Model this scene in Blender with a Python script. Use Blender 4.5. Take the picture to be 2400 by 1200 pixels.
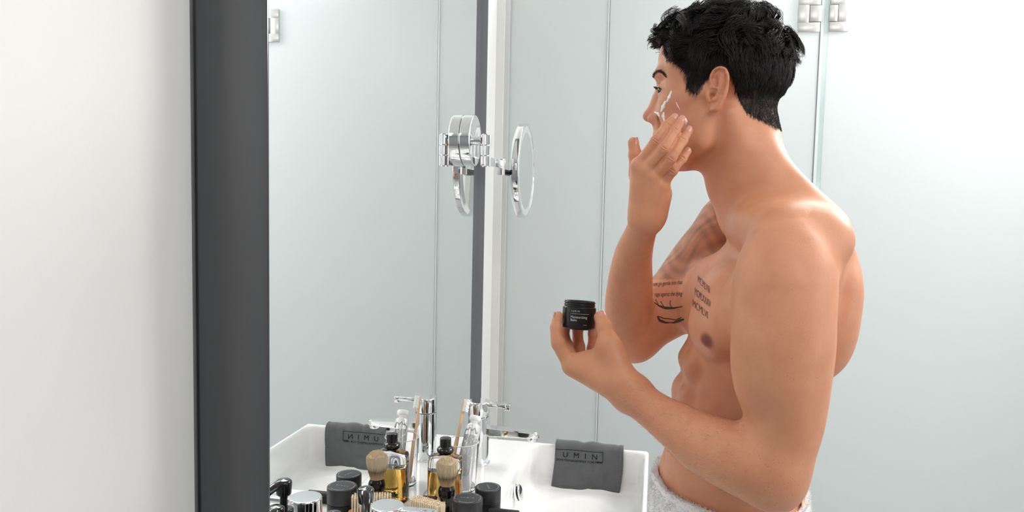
import bpy, bmesh, math, random
import numpy as np
from mathutils import Vector, Matrix
from mathutils.bvhtree import BVHTree

for o in list(bpy.data.objects):
    bpy.data.objects.remove(o, do_unlink=True)
SC = bpy.context.scene
COL = SC.collection
rng = np.random.default_rng(7)
random.seed(7)

# ------------------------------------------------------------------ camera
# world: x = away from the mirror wall, y = along the mirror wall, z = up (metres)
FPX, YAW, PITCH, ROLL = 1784.65, 0.18748851, 0.07590973, 0.02149008
CAM = np.array([0.5, 0.0, 1.553])
_fw = np.array([-math.sin(YAW) * math.cos(PITCH), math.cos(YAW) * math.cos(PITCH), -math.sin(PITCH)])
_r0 = np.cross(_fw, [0, 0, 1.0]); _r0 /= np.linalg.norm(_r0)
_u0 = np.cross(_r0, _fw)
_rt = math.cos(ROLL) * _r0 + math.sin(ROLL) * _u0
_up = np.cross(_rt, _fw)
cam_data = bpy.data.cameras.new('camera')
cam_data.sensor_width = 36.0
cam_data.lens = FPX / 2400.0 * 36.0
cam_data.clip_start = 0.02
camera = bpy.data.objects.new('camera', cam_data)
COL.objects.link(camera)
M = Matrix.Identity(4)
for i in range(3):
    M[i][0], M[i][1], M[i][2], M[i][3] = _rt[i], _up[i], -_fw[i], CAM[i]
camera.matrix_world = M
SC.camera = camera

def W(u, v, y):
    """point of the place seen in direction (u, v) of the photograph at distance y along the mirror wall"""
    d = _fw + _rt * (u - 1200) / FPX - _up * (v - 600) / FPX
    return CAM + d * (y / d[1])

# ------------------------------------------------------------------ world, lamps, exposure
world = bpy.data.worlds.new('world'); SC.world = world
world.use_nodes = True
_bg = world.node_tree.nodes['Background']
_bg.inputs[0].default_value = (0.93, 0.97, 1.0, 1)
_bg.inputs[1].default_value = 0.34
SC.view_settings.view_transform = 'Standard'
SC.view_settings.look = 'None'
SC.view_settings.gamma = 1.0
SC.view_settings.exposure = -0.14
try:
    SC.view_settings.use_curve_mapping = False
except Exception:
    pass

def area(name, loc, target, size, power, color=(1, 1, 1), size_y=None):
    l = bpy.data.lights.new(name, 'AREA')
    l.energy = power; l.color = color
    l.shape = 'RECTANGLE'; l.size = size; l.size_y = size_y or size
    o = bpy.data.objects.new(name, l); COL.objects.link(o)
    o.location = loc
    o.rotation_euler = (Vector(target) - Vector(loc)).to_track_quat('-Z', 'Y').to_euler()
    return o
# ceiling lamps by the door and inside the shower cubicle, then added fill lights
area('ceiling_lamp_door', (1.85, 2.2, 2.6), (0.75, 1.25, 1.3), 0.9, 58, (1, .98, .95))
area('front_fill_light', (1.1, 0.2, 2.62), (0.8, 0.9, 1.0), 1.0, 17, (1, .97, .93))  # unseen fill high above the camera, added to light the man's near side
area('ceiling_lamp_shower', (1.15, 3.25, 2.6), (1.1, 3.0, 0.4), 0.9, 36, (.98, 1, 1))
area('shower_backlight', (1.15, 3.66, 1.0), (0.95, 2.7, 0.95), 1.5, 26, (.98, 1, 1), 1.3)  # added backlight for the frosted glass; the back wall has no window
area('right_fill_light', (2.6, 0.7, 1.7), (0.6, 1.1, 1.3), 1.4, 24, (.97, .985, 1.0), 1.6)  # added fill from the right; no window in that wall

# ------------------------------------------------------------------ helpers: objects
def tag(o, label=None, cat=None, group=None, kind=None):
    if label: o['label'] = label
    if cat: o['category'] = cat
    if group: o['group'] = group
    if kind: o['kind'] = kind
    return o

def empty(name, loc=(0, 0, 0), rz=0.0):
    o = bpy.data.objects.new(name, None); COL.objects.link(o)
    o.location = loc; o.rotation_euler = (0, 0, rz)
    o.empty_display_size = 0.02
    return o

def add_mesh(name, verts, faces, mat=None, parent=None, smooth=True, sharp=None):
    me = bpy.data.meshes.new(name)
    if isinstance(faces, np.ndarray):
        verts = np.asarray(verts, np.float32)
        nf, k = faces.shape
        me.vertices.add(len(verts)); me.vertices.foreach_set('co', verts.ravel())
        me.loops.add(nf * k); me.loops.foreach_set('vertex_index', faces.astype(np.int32).ravel())
        me.polygons.add(nf)
        me.polygons.foreach_set('loop_start', np.arange(0, nf * k, k, dtype=np.int32))
        me.update(calc_edges=True); me.validate()
    else:
        me.from_pydata([tuple(map(float, v)) for v in verts], [], faces); me.update()
    if smooth:
        me.polygons.foreach_set('use_smooth', np.ones(len(me.polygons), bool))
        if sharp:
            try:
                me.set_sharp_from_angle(angle=math.radians(sharp))
            except Exception:
                pass
    if mat: me.materials.append(mat)
    o = bpy.data.objects.new(name, me); COL.objects.link(o)
    if parent: o.parent = parent
    return o

class MB:
    """collects shapes and builds ONE mesh object"""
    def __init__(s): s.v = []; s.f = []
    def add(s, v, f, mtx=None):
        n = len(s.v)
        for p in v:
            p = Vector(p)
            s.v.append(mtx @ p if mtx is not None else p)
        s.f += [tuple(i + n for i in q) for q in f]
        return s
    def lathe(s, prof, n=48, mtx=None, sx=1.0, sy=1.0, caps=True):
        v = []; f = []
        m = len(prof)
        for r, z in prof:
            for i in range(n):
                a = 2 * math.pi * i / n
                v.append((r * math.cos(a) * sx, r * math.sin(a) * sy, z))
        for j in range(m - 1):
            for i in range(n):
                k = (i + 1) % n
                f.append((j * n + i, j * n + k, (j + 1) * n + k, (j + 1) * n + i))
        if caps and prof[0][0] > 1e-6: f.append(tuple(range(n - 1, -1, -1)))
        if caps and prof[-1][0] > 1e-6: f.append(tuple(range((m - 1) * n, m * n)))
        return s.add(v, f, mtx)
    def box(s, lo, hi, bev=0.0, seg=2, mtx=None):
        bm = bmesh.new(); bmesh.ops.create_cube(bm, size=1.0)
        for q in bm.verts:
            q.co = Vector([(lo[i] + hi[i]) / 2 + q.co[i] * (hi[i] - lo[i]) for i in range(3)])
        if bev > 0:
            bmesh.ops.bevel(bm, geom=bm.edges[:], offset=bev, segments=seg, profile=0.5, affect='EDGES')
        bm.verts.index_update()
        s.add([q.co.copy() for q in bm.verts], [[q.index for q in p.verts] for p in bm.faces], mtx)
        bm.free(); return s
    def sweep(s, pts, rad, n=16, up=(0, 0, 1), flat=1.0, mtx=None):
        """tube through pts; rad: number or list; flat: squash of the cross section along the second axis"""
        pts = [Vector(p) for p in pts]; m = len(pts)
        rad = [rad] * m if not hasattr(rad, '__len__') else rad
        flat = [flat] * m if not hasattr(flat, '__len__') else flat
        v = []; f = []
        for j, p in enumerate(pts):
            t = (pts[min(j + 1, m - 1)] - pts[max(j - 1, 0)]).normalized()
            a = t.cross(Vector(up))
            if a.length < 1e-4: a = t.cross(Vector((1, 0, 0)))
            a.normalize(); b = t.cross(a)
            for i in range(n):
                w = 2 * math.pi * i / n
                v.append(p + a * math.cos(w) * rad[j] + b * math.sin(w) * rad[j] * flat[j])
        for j in range(m - 1):
            for i in range(n):
                k = (i + 1) % n
                f.append((j * n + i, j * n + k, (j + 1) * n + k, (j + 1) * n + i))
        f.append(tuple(range(n - 1, -1, -1))); f.append(tuple(range((m - 1) * n, m * n)))
        return s.add(v, f, mtx)
    def grid(s, rows, mtx=None, close=False):
        nr, nc = len(rows), len(rows[0])
        v = [p for r in rows for p in r]; f = []
        for j in range(nr - 1):
            for i in range(nc if close else nc - 1):
                k = (i + 1) % nc
                f.append((j * nc + i, j * nc + k, (j + 1) * nc + k, (j + 1) * nc + i))
        return s.add(v, f, mtx)
    def build(s, name, mat, parent=None, sharp=40, smooth=True):
        return add_mesh(name, s.v, s.f, mat, parent, smooth, sharp)

def rc(prof, bev):
    """round the corners of a lathe profile"""
    out = [prof[0]]
    for i in range(1, len(prof) - 1):
        p0, p, p1 = (np.array(q, float) for q in (prof[i - 1], prof[i], prof[i + 1]))
        a = p0 - p; b = p1 - p
        la, lb = np.linalg.norm(a), np.linalg.norm(b)
        d = min(bev, la * .45, lb * .45)
        for t in (0, .25, .5, .75, 1):
            q0 = p + a / la * d; q1 = p + b / lb * d
            out.append(tuple((1 - t) ** 2 * q0 + 2 * t * (1 - t) * p + t * t * q1))
    out.append(prof[-1])
    return out

def T(x=0, y=0, z=0): return Matrix.Translation((x, y, z))
def RX(a): return Matrix.Rotation(a, 4, 'X')
def RY(a): return Matrix.Rotation(a, 4, 'Y')
def RZ(a): return Matrix.Rotation(a, 4, 'Z')

def text2d(s, size=1.0, align='CENTER', spacing=1.0, shear=0.0, res=3):
    cu = bpy.data.curves.new('t', 'FONT'); cu.body = s; cu.size = size
    cu.align_x = align; cu.align_y = 'CENTER'; cu.space_character = spacing; cu.shear = shear
    cu.resolution_u = res
    ob = bpy.data.objects.new('t', cu); COL.objects.link(ob)
    dg = bpy.context.evaluated_depsgraph_get(); dg.update()
    me = bpy.data.meshes.new_from_object(ob.evaluated_get(dg))
    v = [(p.co.x, p.co.y) for p in me.vertices]; f = [tuple(p.vertices) for p in me.polygons]
    bpy.data.meshes.remove(me); bpy.data.objects.remove(ob); bpy.data.curves.remove(cu)
    return v, f

def split_long(v, f, mx):
    """triangulate flat text and cut triangles until their edges are shorter than mx, so that it can bend"""
    bm = bmesh.new()
    vs = [bm.verts.new((a, b, 0)) for a, b in v]
    for q in f:
        try: bm.faces.new([vs[i] for i in q])
        except Exception: pass
    bmesh.ops.triangulate(bm, faces=bm.faces[:])
    for _ in range(5):
        es = [e for e in bm.edges if e.calc_length() > mx]
        if not es: break
        bmesh.ops.subdivide_edges(bm, edges=es, cuts=1)
        bmesh.ops.triangulate(bm, faces=bm.faces[:])
    bm.verts.index_update()
    r = [(q.co.x, q.co.y) for q in bm.verts], [tuple(x.index for x in p.verts) for p in bm.faces]
    bm.free(); return r

# ------------------------------------------------------------------ helpers: materials
def mat(name, col, rough=.5, metal=0.0, spec=.5, trans=0.0, ior=1.45, noise=None, bump=None, coat=0.0, sheen=0.0, alpha=1.0):
    m = bpy.data.materials.new(name); m.use_nodes = True
    nt = m.node_tree; b = nt.nodes['Principled BSDF']
    b.inputs['Base Color'].default_value = (*col, 1)
    b.inputs['Roughness'].default_value = rough
    b.inputs['Metallic'].default_value = metal
    b.inputs['Specular IOR Level'].default_value = spec
    b.inputs['Transmission Weight'].default_value = trans
    b.inputs['IOR'].default_value = ior
    b.inputs['Coat Weight'].default_value = coat
    b.inputs['Sheen Weight'].default_value = sheen
    tc = nt.nodes.new('ShaderNodeTexCoord')
    if noise:
        sc, amt = noise
        n = nt.nodes.new('ShaderNodeTexNoise'); n.inputs['Scale'].default_value = sc; n.inputs['Detail'].default_value = 4
        nt.links.new(tc.outputs['Object'], n.inputs['Vector'])
        mx = nt.nodes.new('ShaderNodeMix'); mx.data_type = 'RGBA'
        mx.inputs['A'].default_value = (*[max(0, c * (1 - amt)) for c in col], 1)
        mx.inputs['B'].default_value = (*[min(1, c * (1 + amt)) for c in col], 1)
        nt.links.new(n.outputs['Fac'], mx.inputs['Factor'])
        nt.links.new(mx.outputs['Result'], b.inputs['Base Color'])
    if bump:
        sc, st = bump
        n = nt.nodes.new('ShaderNodeTexNoise'); n.inputs['Scale'].default_value = sc; n.inputs['Detail'].default_value = 3
        nt.links.new(tc.outputs['Object'], n.inputs['Vector'])
        bp = nt.nodes.new('ShaderNodeBump'); bp.inputs['Strength'].default_value = st; bp.inputs['Distance'].default_value = .001
        nt.links.new(n.outputs['Fac'], bp.inputs['Height'])
        nt.links.new(bp.outputs['Normal'], b.inputs['Normal'])
    return m

def attr_mat(name, rough=.5, spec=.4, sheen=0.0):
    """colour from the mesh's own colour attribute"""
    m = mat(name, (1, 1, 1), rough, 0, spec, sheen=sheen)
    nt = m.node_tree
    a = nt.nodes.new('ShaderNodeAttribute'); a.attribute_name = 'Col'
    nt.links.new(a.outputs['Color'], nt.nodes['Principled BSDF'].inputs['Base Color'])
    return m

def fuzz_mat(name, col=None, k=.12):
    """fine bristles: light passes between and through them"""
    m = bpy.data.materials.new(name); m.use_nodes = True
    nt = m.node_tree; nt.nodes.clear()
    out = nt.nodes.new('ShaderNodeOutputMaterial'); d = nt.nodes.new('ShaderNodeBsdfDiffuse'); t = nt.nodes.new('ShaderNodeBsdfTranslucent'); x = nt.nodes.new('ShaderNodeMixShader')
    x.inputs[0].default_value = k
    if col is None:
        a = nt.nodes.new('ShaderNodeAttribute'); a.attribute_name = 'Col'; s = a.outputs['Color']
    else:
        tc = nt.nodes.new('ShaderNodeTexCoord'); n = nt.nodes.new('ShaderNodeTexNoise'); n.inputs['Scale'].default_value = 150
        mx = nt.nodes.new('ShaderNodeMix'); mx.data_type = 'RGBA'
        mx.inputs['A'].default_value = (*[c * .94 for c in col], 1); mx.inputs['B'].default_value = (*col, 1)
        nt.links.new(tc.outputs['Object'], n.inputs['Vector']); nt.links.new(n.outputs['Fac'], mx.inputs['Factor']); s = mx.outputs['Result']
    nt.links.new(s, d.inputs[0]); nt.links.new(s, t.inputs[0])
    nt.links.new(d.outputs[0], x.inputs[1]); nt.links.new(t.outputs[0], x.inputs[2]); nt.links.new(x.outputs[0], out.inputs[0])
    return m

def set_col(o, cols):
    a = o.data.color_attributes.new('Col', 'FLOAT_COLOR', 'POINT')
    c = np.ones((len(cols), 4), np.float32); c[:, :3] = cols
    a.data.foreach_set('color', c.ravel())

def srgb(r, g, b):
    f = lambda c: (c / 255 / 12.92) if c / 255 <= .04045 else ((c / 255 + .055) / 1.055) ** 2.4
    return (f(r), f(g), f(b))

def strands(name, P, R, mat_, parent, cols=None, sides=3):
    """P: (n, k, 3) points of n hairs, R: (n, k) or (k,) radii -> one mesh of thin tubes"""
    P = np.asarray(P, np.float32); n, k, _ = P.shape
    R = np.broadcast_to(np.asarray(R, np.float32), (n, k))
    t = np.empty_like(P); t[:, 1:-1] = P[:, 2:] - P[:, :-2]; t[:, 0] = P[:, 1] - P[:, 0]; t[:, -1] = P[:, -1] - P[:, -2]
    t /= np.linalg.norm(t, axis=2, keepdims=True) + 1e-9
    ref = np.zeros_like(t); ref[..., 0] = .31; ref[..., 1] = .83; ref[..., 2] = .46
    a = np.cross(t, ref); a /= np.linalg.norm(a, axis=2, keepdims=True) + 1e-9
    b = np.cross(t, a)
    V = []
    for i in range(sides):
        w = 2 * math.pi * i / sides
        V.append(P + (a * math.cos(w) + b * math.sin(w)) * R[..., None])
    V = np.stack(V, 2)                                   # n,k,s,3
    idx = np.arange(n * k * sides).reshape(n, k, sides)
    f = []
    for i in range(sides):
        j = (i + 1) % sides
        f.append(np.stack([idx[:, :-1, i], idx[:, :-1, j], idx[:, 1:, j], idx[:, 1:, i]], -1).reshape(-1, 4))
    F = np.concatenate(f)
    o = add_mesh(name, V.reshape(-1, 3), F, mat_, parent)
    if cols is not None:
        c = np.broadcast_to(np.asarray(cols, np.float32), (n, k, 3))
        set_col(o, np.repeat(c[:, :, None, :], sides, 2).reshape(-1, 3))
    return o

# ------------------------------------------------------------------ helpers: implicit surfaces
def A3(p): return np.asarray(p, np.float64)

class Field:
    """ordered list of smooth unions / subtractions of round cones, ellipsoids and round boxes"""
    def __init__(s, mg=.02): s.ops = []; s.mg = mg
    def _push(s, fn, c, R, k, sub): s.ops.append((fn, A3(c), R, k, sub)); return s
    def cone(s, a, b, ra, rb, k=.008, sub=False, axis=None, sq=1.0):
        """round cone; with axis, the cross section is squashed by sq along axis"""
        a, b = A3(a), A3(b)
        if axis is not None:
            ax = A3(axis); ax = ax / np.linalg.norm(ax)
        ba = b - a; l2 = ba @ ba; rr = ra - rb; a2 = l2 - rr * rr; il2 = 1 / l2
        if a2 <= 0:
            c, r = (a, ra) if ra > rb else (b, rb)
            return s.ell(c, (r, r, r), k=k, sub=sub)
        def fn(p):
            q = p
            if axis is not None:
                h = (q - a) @ ax
                hb = (ba @ ax)
                t = np.clip(((q - a) @ ba) * il2, 0, 1)
                q = q + ((h - t * hb) * (1 / sq - 1))[:, None] * ax
            pa = q - a; y = pa @ ba; z = y - l2
            w = pa * l2 - y[:, None] * ba
            x2 = np.einsum('ij,ij->i', w, w); y2 = y * y * l2; z2 = z * z * l2
            kk = np.sign(rr) * rr * rr * x2
            d = (np.sqrt(x2 * a2 * il2) + y * rr) * il2 - ra
            m1 = np.sign(z) * a2 * z2 > kk
            d = np.where(m1, np.sqrt(x2 + z2) * il2 - rb, d)
            m2 = (~m1) & (np.sign(y) * a2 * y2 < kk)
            d = np.where(m2, np.sqrt(x2 + y2) * il2 - ra, d)
            return d * (min(1.0, sq) if axis is not None else 1.0)
        return s._push(fn, (a + b) / 2, math.sqrt(l2) / 2 + max(ra, rb), k, sub)
    def chain(s, pts, rad, k=.006, **kw):
        for i in range(len(pts) - 1):
            s.cone(pts[i], pts[i + 1], rad[i], rad[i + 1], k=k, **kw)
        return s
    def limb(s, pts, rad, n=8, k=1e-5, k0=.012, **kw):
        """smooth tapering tube through pts (Catmull-Rom); k0 blends it with what is there already"""
        P = [A3(p) for p in pts]; P = [2 * P[0] - P[1]] + P + [2 * P[-1] - P[-2]]
        r = list(rad); r = [2 * r[0] - r[1]] + r + [2 * r[-1] - r[-2]]
        S, Q = [], []
        for i in range(1, len(P) - 2):
            for j in range(n):
                t = j / n; t2, t3 = t * t, t * t * t
                w = (-.5 * t + t2 - .5 * t3, 1 - 2.5 * t2 + 1.5 * t3, .5 * t + 2 * t2 - 1.5 * t3, -.5 * t2 + .5 * t3)
                S.append(sum(w[m] * P[i - 1 + m] for m in range(4))); Q.append(sum(w[m] * r[i - 1 + m] for m in range(4)))
        S.append(P[-2]); Q.append(r[-2])
        f = Field(max(.02, k0 * 1.25))
        for i in range(len(S) - 1): f.cone(S[i], S[i + 1], max(Q[i], 1e-4), max(Q[i + 1], 1e-4), k=k, **kw)
        return s.group(f, k=k0)
    def ell(s, c, r, ax=None, k=.01, sub=False):
        c = A3(c); r = A3(r); X = np.eye(3) if ax is None else np.array(ax, float)   # rows = axes
        def fn(p):
            q = (p - c) @ X.T
            k0 = np.sqrt(np.sum((q / r) ** 2, 1)); k1 = np.sqrt(np.sum((q / (r * r)) ** 2, 1)) + 1e-12
            return k0 * (k0 - 1) / k1
        return s._push(fn, c, float(r.max()), k, sub)
    def rbox(s, c, h, r, ax=None, k=.01, sub=False):
        c = A3(c); h = A3(h); X = np.eye(3) if ax is None else np.array(ax, float)
        def fn(p):
            q = np.abs((p - c) @ X.T) - (h - r)
            return np.linalg.norm(np.maximum(q, 0), axis=1) + np.minimum(q.max(1), 0) - r
        return s._push(fn, c, float(np.linalg.norm(h)), k, sub)
    def group(s, other, k=.003):
        """union with another field evaluated as a whole"""
        cs = np.array([o[1] for o in other.ops]); c = (cs.min(0) + cs.max(0)) / 2
        R = max(np.linalg.norm(o[1] - c) + o[2] for o in other.ops)
        return s._push(lambda p: other(p), c, R, k, False)
    def __call__(s, p):
        D = np.full(len(p), 1.0)
        for fn, c, R, k, sub in s.ops:
            dd = p - c
            m = np.einsum('ij,ij->i', dd, dd) < (R + k + s.mg) ** 2
            if not m.any(): continue
            i = np.nonzero(m)[0]
            d = fn(p[i]); e = D[i]
            if sub: 
                h = np.maximum(k - np.abs(-d - e), 0) / k
                D[i] = np.maximum(e, -d) + h * h * k * .25
            else:
                h = np.maximum(k - np.abs(d - e), 0) / k
                D[i] = np.minimum(e, d) - h * h * k * .25
        return D
    def mesh(s, lo, hi, step, B=8):
        lo = A3(lo); hi = A3(hi)
        nb = np.ceil((hi - lo) / step / B).astype(int)
        n = nb * B
        bi = np.stack(np.meshgrid(*[np.arange(q) for q in nb], indexing='ij'), -1).reshape(-1, 3)
        cen = lo + (bi * B + (B - 1) / 2) * step
        dc = s(cen)
        act = np.abs(dc) < B * step * .9 * 1.35
        G = np.ones(tuple(n), np.float32)
        Gv = G.reshape(nb[0], B, nb[1], B, nb[2], B)
        ins = bi[(~act) & (dc < 0)]
        for a in ins: Gv[a[0], :, a[1], :, a[2], :] = -1
        loc = np.stack(np.meshgrid(*[np.arange(B)] * 3, indexing='ij'), -1).reshape(-1, 3)
        ab = bi[act]
        for q in range(0, len(ab), 1500):
            blk = ab[q:q + 1500]
            p = lo + ((blk * B)[:, None, :] + loc[None]).reshape(-1, 3) * step
            d = s(p).astype(np.float32).reshape(len(blk), B, B, B)
            for a, dd in zip(blk, d): Gv[a[0], :, a[1], :, a[2], :] = dd
        return surface_nets(G, lo, step)

def surface_nets(G, lo, step):
    S = G < 0
    n = np.array(G.shape)
    c = np.zeros(tuple(n - 1), np.int8)
    for dx in (0, 1):
        for dy in (0, 1):
            for dz in (0, 1):
                c += S[dx:n[0] - 1 + dx, dy:n[1] - 1 + dy, dz:n[2] - 1 + dz]
    I = np.nonzero((c > 0) & (c < 8)); I = np.stack(I, -1)
    idx = np.full(tuple(n - 1), -1, np.int32); idx[tuple(I.T)] = np.arange(len(I))
    corners = np.array([[x, y, z] for x in (0, 1) for y in (0, 1) for z in (0, 1)])
    val = np.stack([G[tuple((I + q).T)] for q in corners], 1)
    acc = np.zeros((len(I), 3)); cnt = np.zeros(len(I))
    for a in range(8):
        for b in range(a + 1, 8):
            if np.abs(corners[a] - corners[b]).sum() != 1: continue
            va, vb = val[:, a], val[:, b]
            m = (va < 0) != (vb < 0)
            t = np.where(m, va / np.where(m, va - vb, 1), 0)
            acc += np.where(m[:, None], corners[a] + t[:, None] * (corners[b] - corners[a]), 0); cnt += m
    V = lo + (I + acc / cnt[:, None]) * step
    F = []
    for ax in range(3):
        u, w = (ax + 1) % 3, (ax + 2) % 3
        sl0 = [slice(None)] * 3; sl1 = [slice(None)] * 3
        sl0[ax] = slice(0, -1); sl1[ax] = slice(1, None)
        ch = S[tuple(sl0)] != S[tuple(sl1)]
        e = np.stack(np.nonzero(ch), -1)
        e = e[(e[:, u] > 0) & (e[:, w] > 0) & (e[:, u] < n[u] - 1) & (e[:, w] < n[w] - 1)]
        du = np.zeros(3, int); du[u] = 1; dw = np.zeros(3, int); dw[w] = 1
        q = [idx[tuple((e - a).T)] for a in (du + dw, dw, 0 * du, du)]
        f = np.stack(q, -1)
        flip = S[tuple(e.T)]
        f = np.where(flip[:, None], f, f[:, ::-1])
        F.append(f)
    F = np.concatenate(F); F = F[(F >= 0).all(1)]
    return V, F

def refine(V, T3, mask):
    """split the triangles of the masked region in four, closing their neighbours"""
    E = np.sort(np.concatenate([T3[:, [0, 1]], T3[:, [1, 2]], T3[:, [2, 0]]]), 1)
    uq, inv = np.unique(E, axis=0, return_inverse=True); inv = inv.reshape(-1)
    nt = len(T3)
    te = np.stack([inv[:nt], inv[nt:2 * nt], inv[2 * nt:]], 1)
    tm = mask[T3].all(1)
    se = np.zeros(len(uq), bool); se[te[tm].ravel()] = True
    mid = np.full(len(uq), -1); mid[se] = len(V) + np.arange(se.sum())
    V2 = np.concatenate([V, (V[uq[se, 0]] + V[uq[se, 1]]) / 2])
    ms = mid[te]; s_ = ms >= 0; cnt = s_.sum(1)
    out = [T3[cnt == 0]]
    t = T3[cnt == 3]; m = ms[cnt == 3]
    out += [np.stack([t[:, 0], m[:, 0], m[:, 2]], 1), np.stack([m[:, 0], t[:, 1], m[:, 1]], 1), np.stack([m[:, 2], m[:, 1], t[:, 2]], 1), m]
    for r in range(3):
        a, b, c = r, (r + 1) % 3, (r + 2) % 3
        w = (cnt == 1) & s_[:, a]
        t, m = T3[w], ms[w]
        out += [np.stack([t[:, a], m[:, a], t[:, c]], 1), np.stack([m[:, a], t[:, b], t[:, c]], 1)]
        w = (cnt == 2) & s_[:, a] & s_[:, b]
        t, m = T3[w], ms[w]
        out += [np.stack([m[:, a], t[:, b], m[:, b]], 1), np.stack([t[:, a], m[:, a], m[:, b]], 1), np.stack([t[:, a], m[:, b], t[:, c]], 1)]
    return V2, np.concatenate(out)

def project(fld, V, it=2, h=.0006):
    V = V.copy()
    for _ in range(it):
        d = fld(V)
        g = np.stack([fld(V + np.eye(3)[i] * h) - fld(V - np.eye(3)[i] * h) for i in range(3)], 1) / (2 * h)
        g2 = np.sum(g * g, 1)
        st = np.clip(d / np.maximum(g2, .25), -.002, .002)
        V -= st[:, None] * g
    return V

# ================================================================== the setting
XW = -0.088            # mirror wall
YG = 2.74              # frosted glass screen
DECK = 0.875           # top of the basin
m_wall = mat('painted_wall', srgb(226, 226, 224), .7, noise=(3, .015), bump=(180, .12))
m_ceil = mat('ceiling_paint', srgb(244, 244, 243), .8, noise=(2, .01))
m_wall2 = mat('grey_wall', srgb(205, 206, 206), .7, noise=(3, .02))
m_wall3 = mat('dark_tile_wall', srgb(150, 152, 154), .5, noise=(6, .05))
m_floor = mat('floor_tile', srgb(186, 187, 187), .35, noise=(5, .05), bump=(60, .05))
def slab(name, lo, hi, m, kind='structure', parent=None, bev=0):
    o = MB().box(lo, hi, bev).build(name, m, parent, smooth=bev > 0)
    if kind and parent is None: o['kind'] = kind
    return o
slab('floor', (XW - .1, -1.4, -.1), (2.8, 3.8, 0), m_floor)
slab('ceiling', (XW - .1, -1.4, 2.66), (2.8, 3.8, 2.76), m_ceil)
slab('wall_left', (XW - .1, -1.4, 0), (XW, 3.8, 2.66), m_wall)
slab('wall_back', (XW, 3.7, 0), (2.7, 3.8, 2.66), m_wall)
slab('wall_right', (2.7, -1.4, 0), (2.8, 3.8, 2.66), m_wall2)
slab('wall_front', (XW, -1.5, 0), (2.7, -1.4, 2.66), m_wall3)

slab('trim_3', (XW, YG + .05, 0), (2.7, 3.7, .05), m_ceil)     # white shower tray, unseen, added to bounce light onto the lower glass
# frosted glass of the shower screen
m_glass = bpy.data.materials.new('frosted_glass'); m_glass.use_nodes = True
nt = m_glass.node_tree; nt.nodes.clear()
out = nt.nodes.new('ShaderNodeOutputMaterial')
df = nt.nodes.new('ShaderNodeBsdfDiffuse'); tr = nt.nodes.new('ShaderNodeBsdfTranslucent')
gl = nt.nodes.new('ShaderNodeBsdfGlossy'); fr = nt.nodes.new('ShaderNodeFresnel'); fr.inputs['IOR'].default_value = 1.4
tcn = nt.nodes.new('ShaderNodeTexCoord'); nz = nt.nodes.new('ShaderNodeTexNoise'); nz.inputs['Scale'].default_value = 900
bp = nt.nodes.new('ShaderNodeBump'); bp.inputs['Strength'].default_value = .05; bp.inputs['Distance'].default_value = .0005
nt.links.new(tcn.outputs['Object'], nz.inputs['Vector']); nt.links.new(nz.outputs['Fac'], bp.inputs['Height'])
gcol = (*srgb(232, 236, 236), 1)
df.inputs[0].default_value = gcol; tr.inputs[0].default_value = gcol
gl.inputs['Roughness'].default_value = .28
m1 = nt.nodes.new('ShaderNodeMixShader'); m2 = nt.nodes.new('ShaderNodeMixShader')
m1.inputs[0].default_value = .5
nt.links.new(df.outputs[0], m1.inputs[1]); nt.links.new(tr.outputs[0], m1.inputs[2])
nt.links.new(fr.outputs[0], m2.inputs[0]); nt.links.new(m1.outputs[0], m2.inputs[1]); nt.links.new(gl.outputs[0], m2.inputs[2])
for n_ in (df, gl): nt.links.new(bp.outputs['Normal'], n_.inputs['Normal'])
nt.links.new(m2.outputs[0], out.inputs[0])
m_edge = mat('glass_edge', srgb(205, 222, 220), .15, trans=.3, noise=(8, .03))
m_seal = mat('clear_seal', srgb(240, 245, 245), .25, noise=(8, .01))
m_strip = mat('clear_strip', srgb(222, 231, 231), .2, noise=(8, .01))
m_gap = mat('grey_joint_gap', srgb(150, 155, 156), .5, noise=(20, .05))  # grey strips drawn for the thin dark gaps between panes
m_jamb = mat('wall_channel', srgb(205, 205, 203), .35, metal=.2, noise=(6, .03))

XJ = float(W(1187, 300, YG)[0]); XA = float(W(1416, 450, YG)[0]); XB = float(W(1911, 250, YG)[0]); XC = float(W(1931, 250, YG)[0])
ZG = 2.3
# wall channel carrying the first pane
slab('trim_1', (XW, YG - .03, 0), (XJ - .008, YG + .03, ZG), m_wall)
o = slab('trim_2', (XJ - .008, YG - .022, 0), (XJ + .008, YG + .022, ZG), m_jamb)
p1 = MB().box((XJ + .008, YG - .004, .02), (XA - .003, YG + .004, ZG)).build('frosted_glass_panel', m_glass, smooth=False)
tag(p1, 'narrow frosted glass shower panel between the mirror wall and a thin joint', 'glass panel')
MB().box((XA - .0032, YG - .008, .02), (XA - .0002, YG + .006, ZG)).build('edge_seal', m_seal, p1, smooth=False)
p2 = MB().box((XA + .0025, YG - .004, .02), (XB, YG + .004, ZG)).build('frosted_glass_panel', m_glass, smooth=False)
tag(p2, 'wide frosted glass shower panel directly behind the man', 'glass panel')
MB().box((XA + .0002, YG - .003, .02), (XA + .0022, YG + .004, ZG)).build('joint_strip', m_gap, p2, smooth=False)
MB().box((XB, YG - .0045, .02), (XB + .003, YG + .004, ZG)).build('edge_strip', m_gap, p2, smooth=False)
p3 = MB().box((XC, YG - .004, .02), (2.05, YG + .004, ZG)).build('frosted_glass_door', m_glass, smooth=False)
tag(p3, 'bright frosted glass shower door at the right with a steel hinge', 'glass door')
MB().box((XB + .0035, YG - .006, .02), (XB + .0135, YG + .005, ZG)).build('clear_strip', m_strip, p3, smooth=False)
MB().box((XB + .014, YG - .005, .02), (XC - .0004, YG + .005, ZG)).build('glass_edge', m_edge, p3, smooth=False)
p4 = MB().box((2.056, YG - .004, .02), (2.7, YG + .004, ZG)).build('frosted_glass_panel', m_glass, smooth=False)
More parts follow.
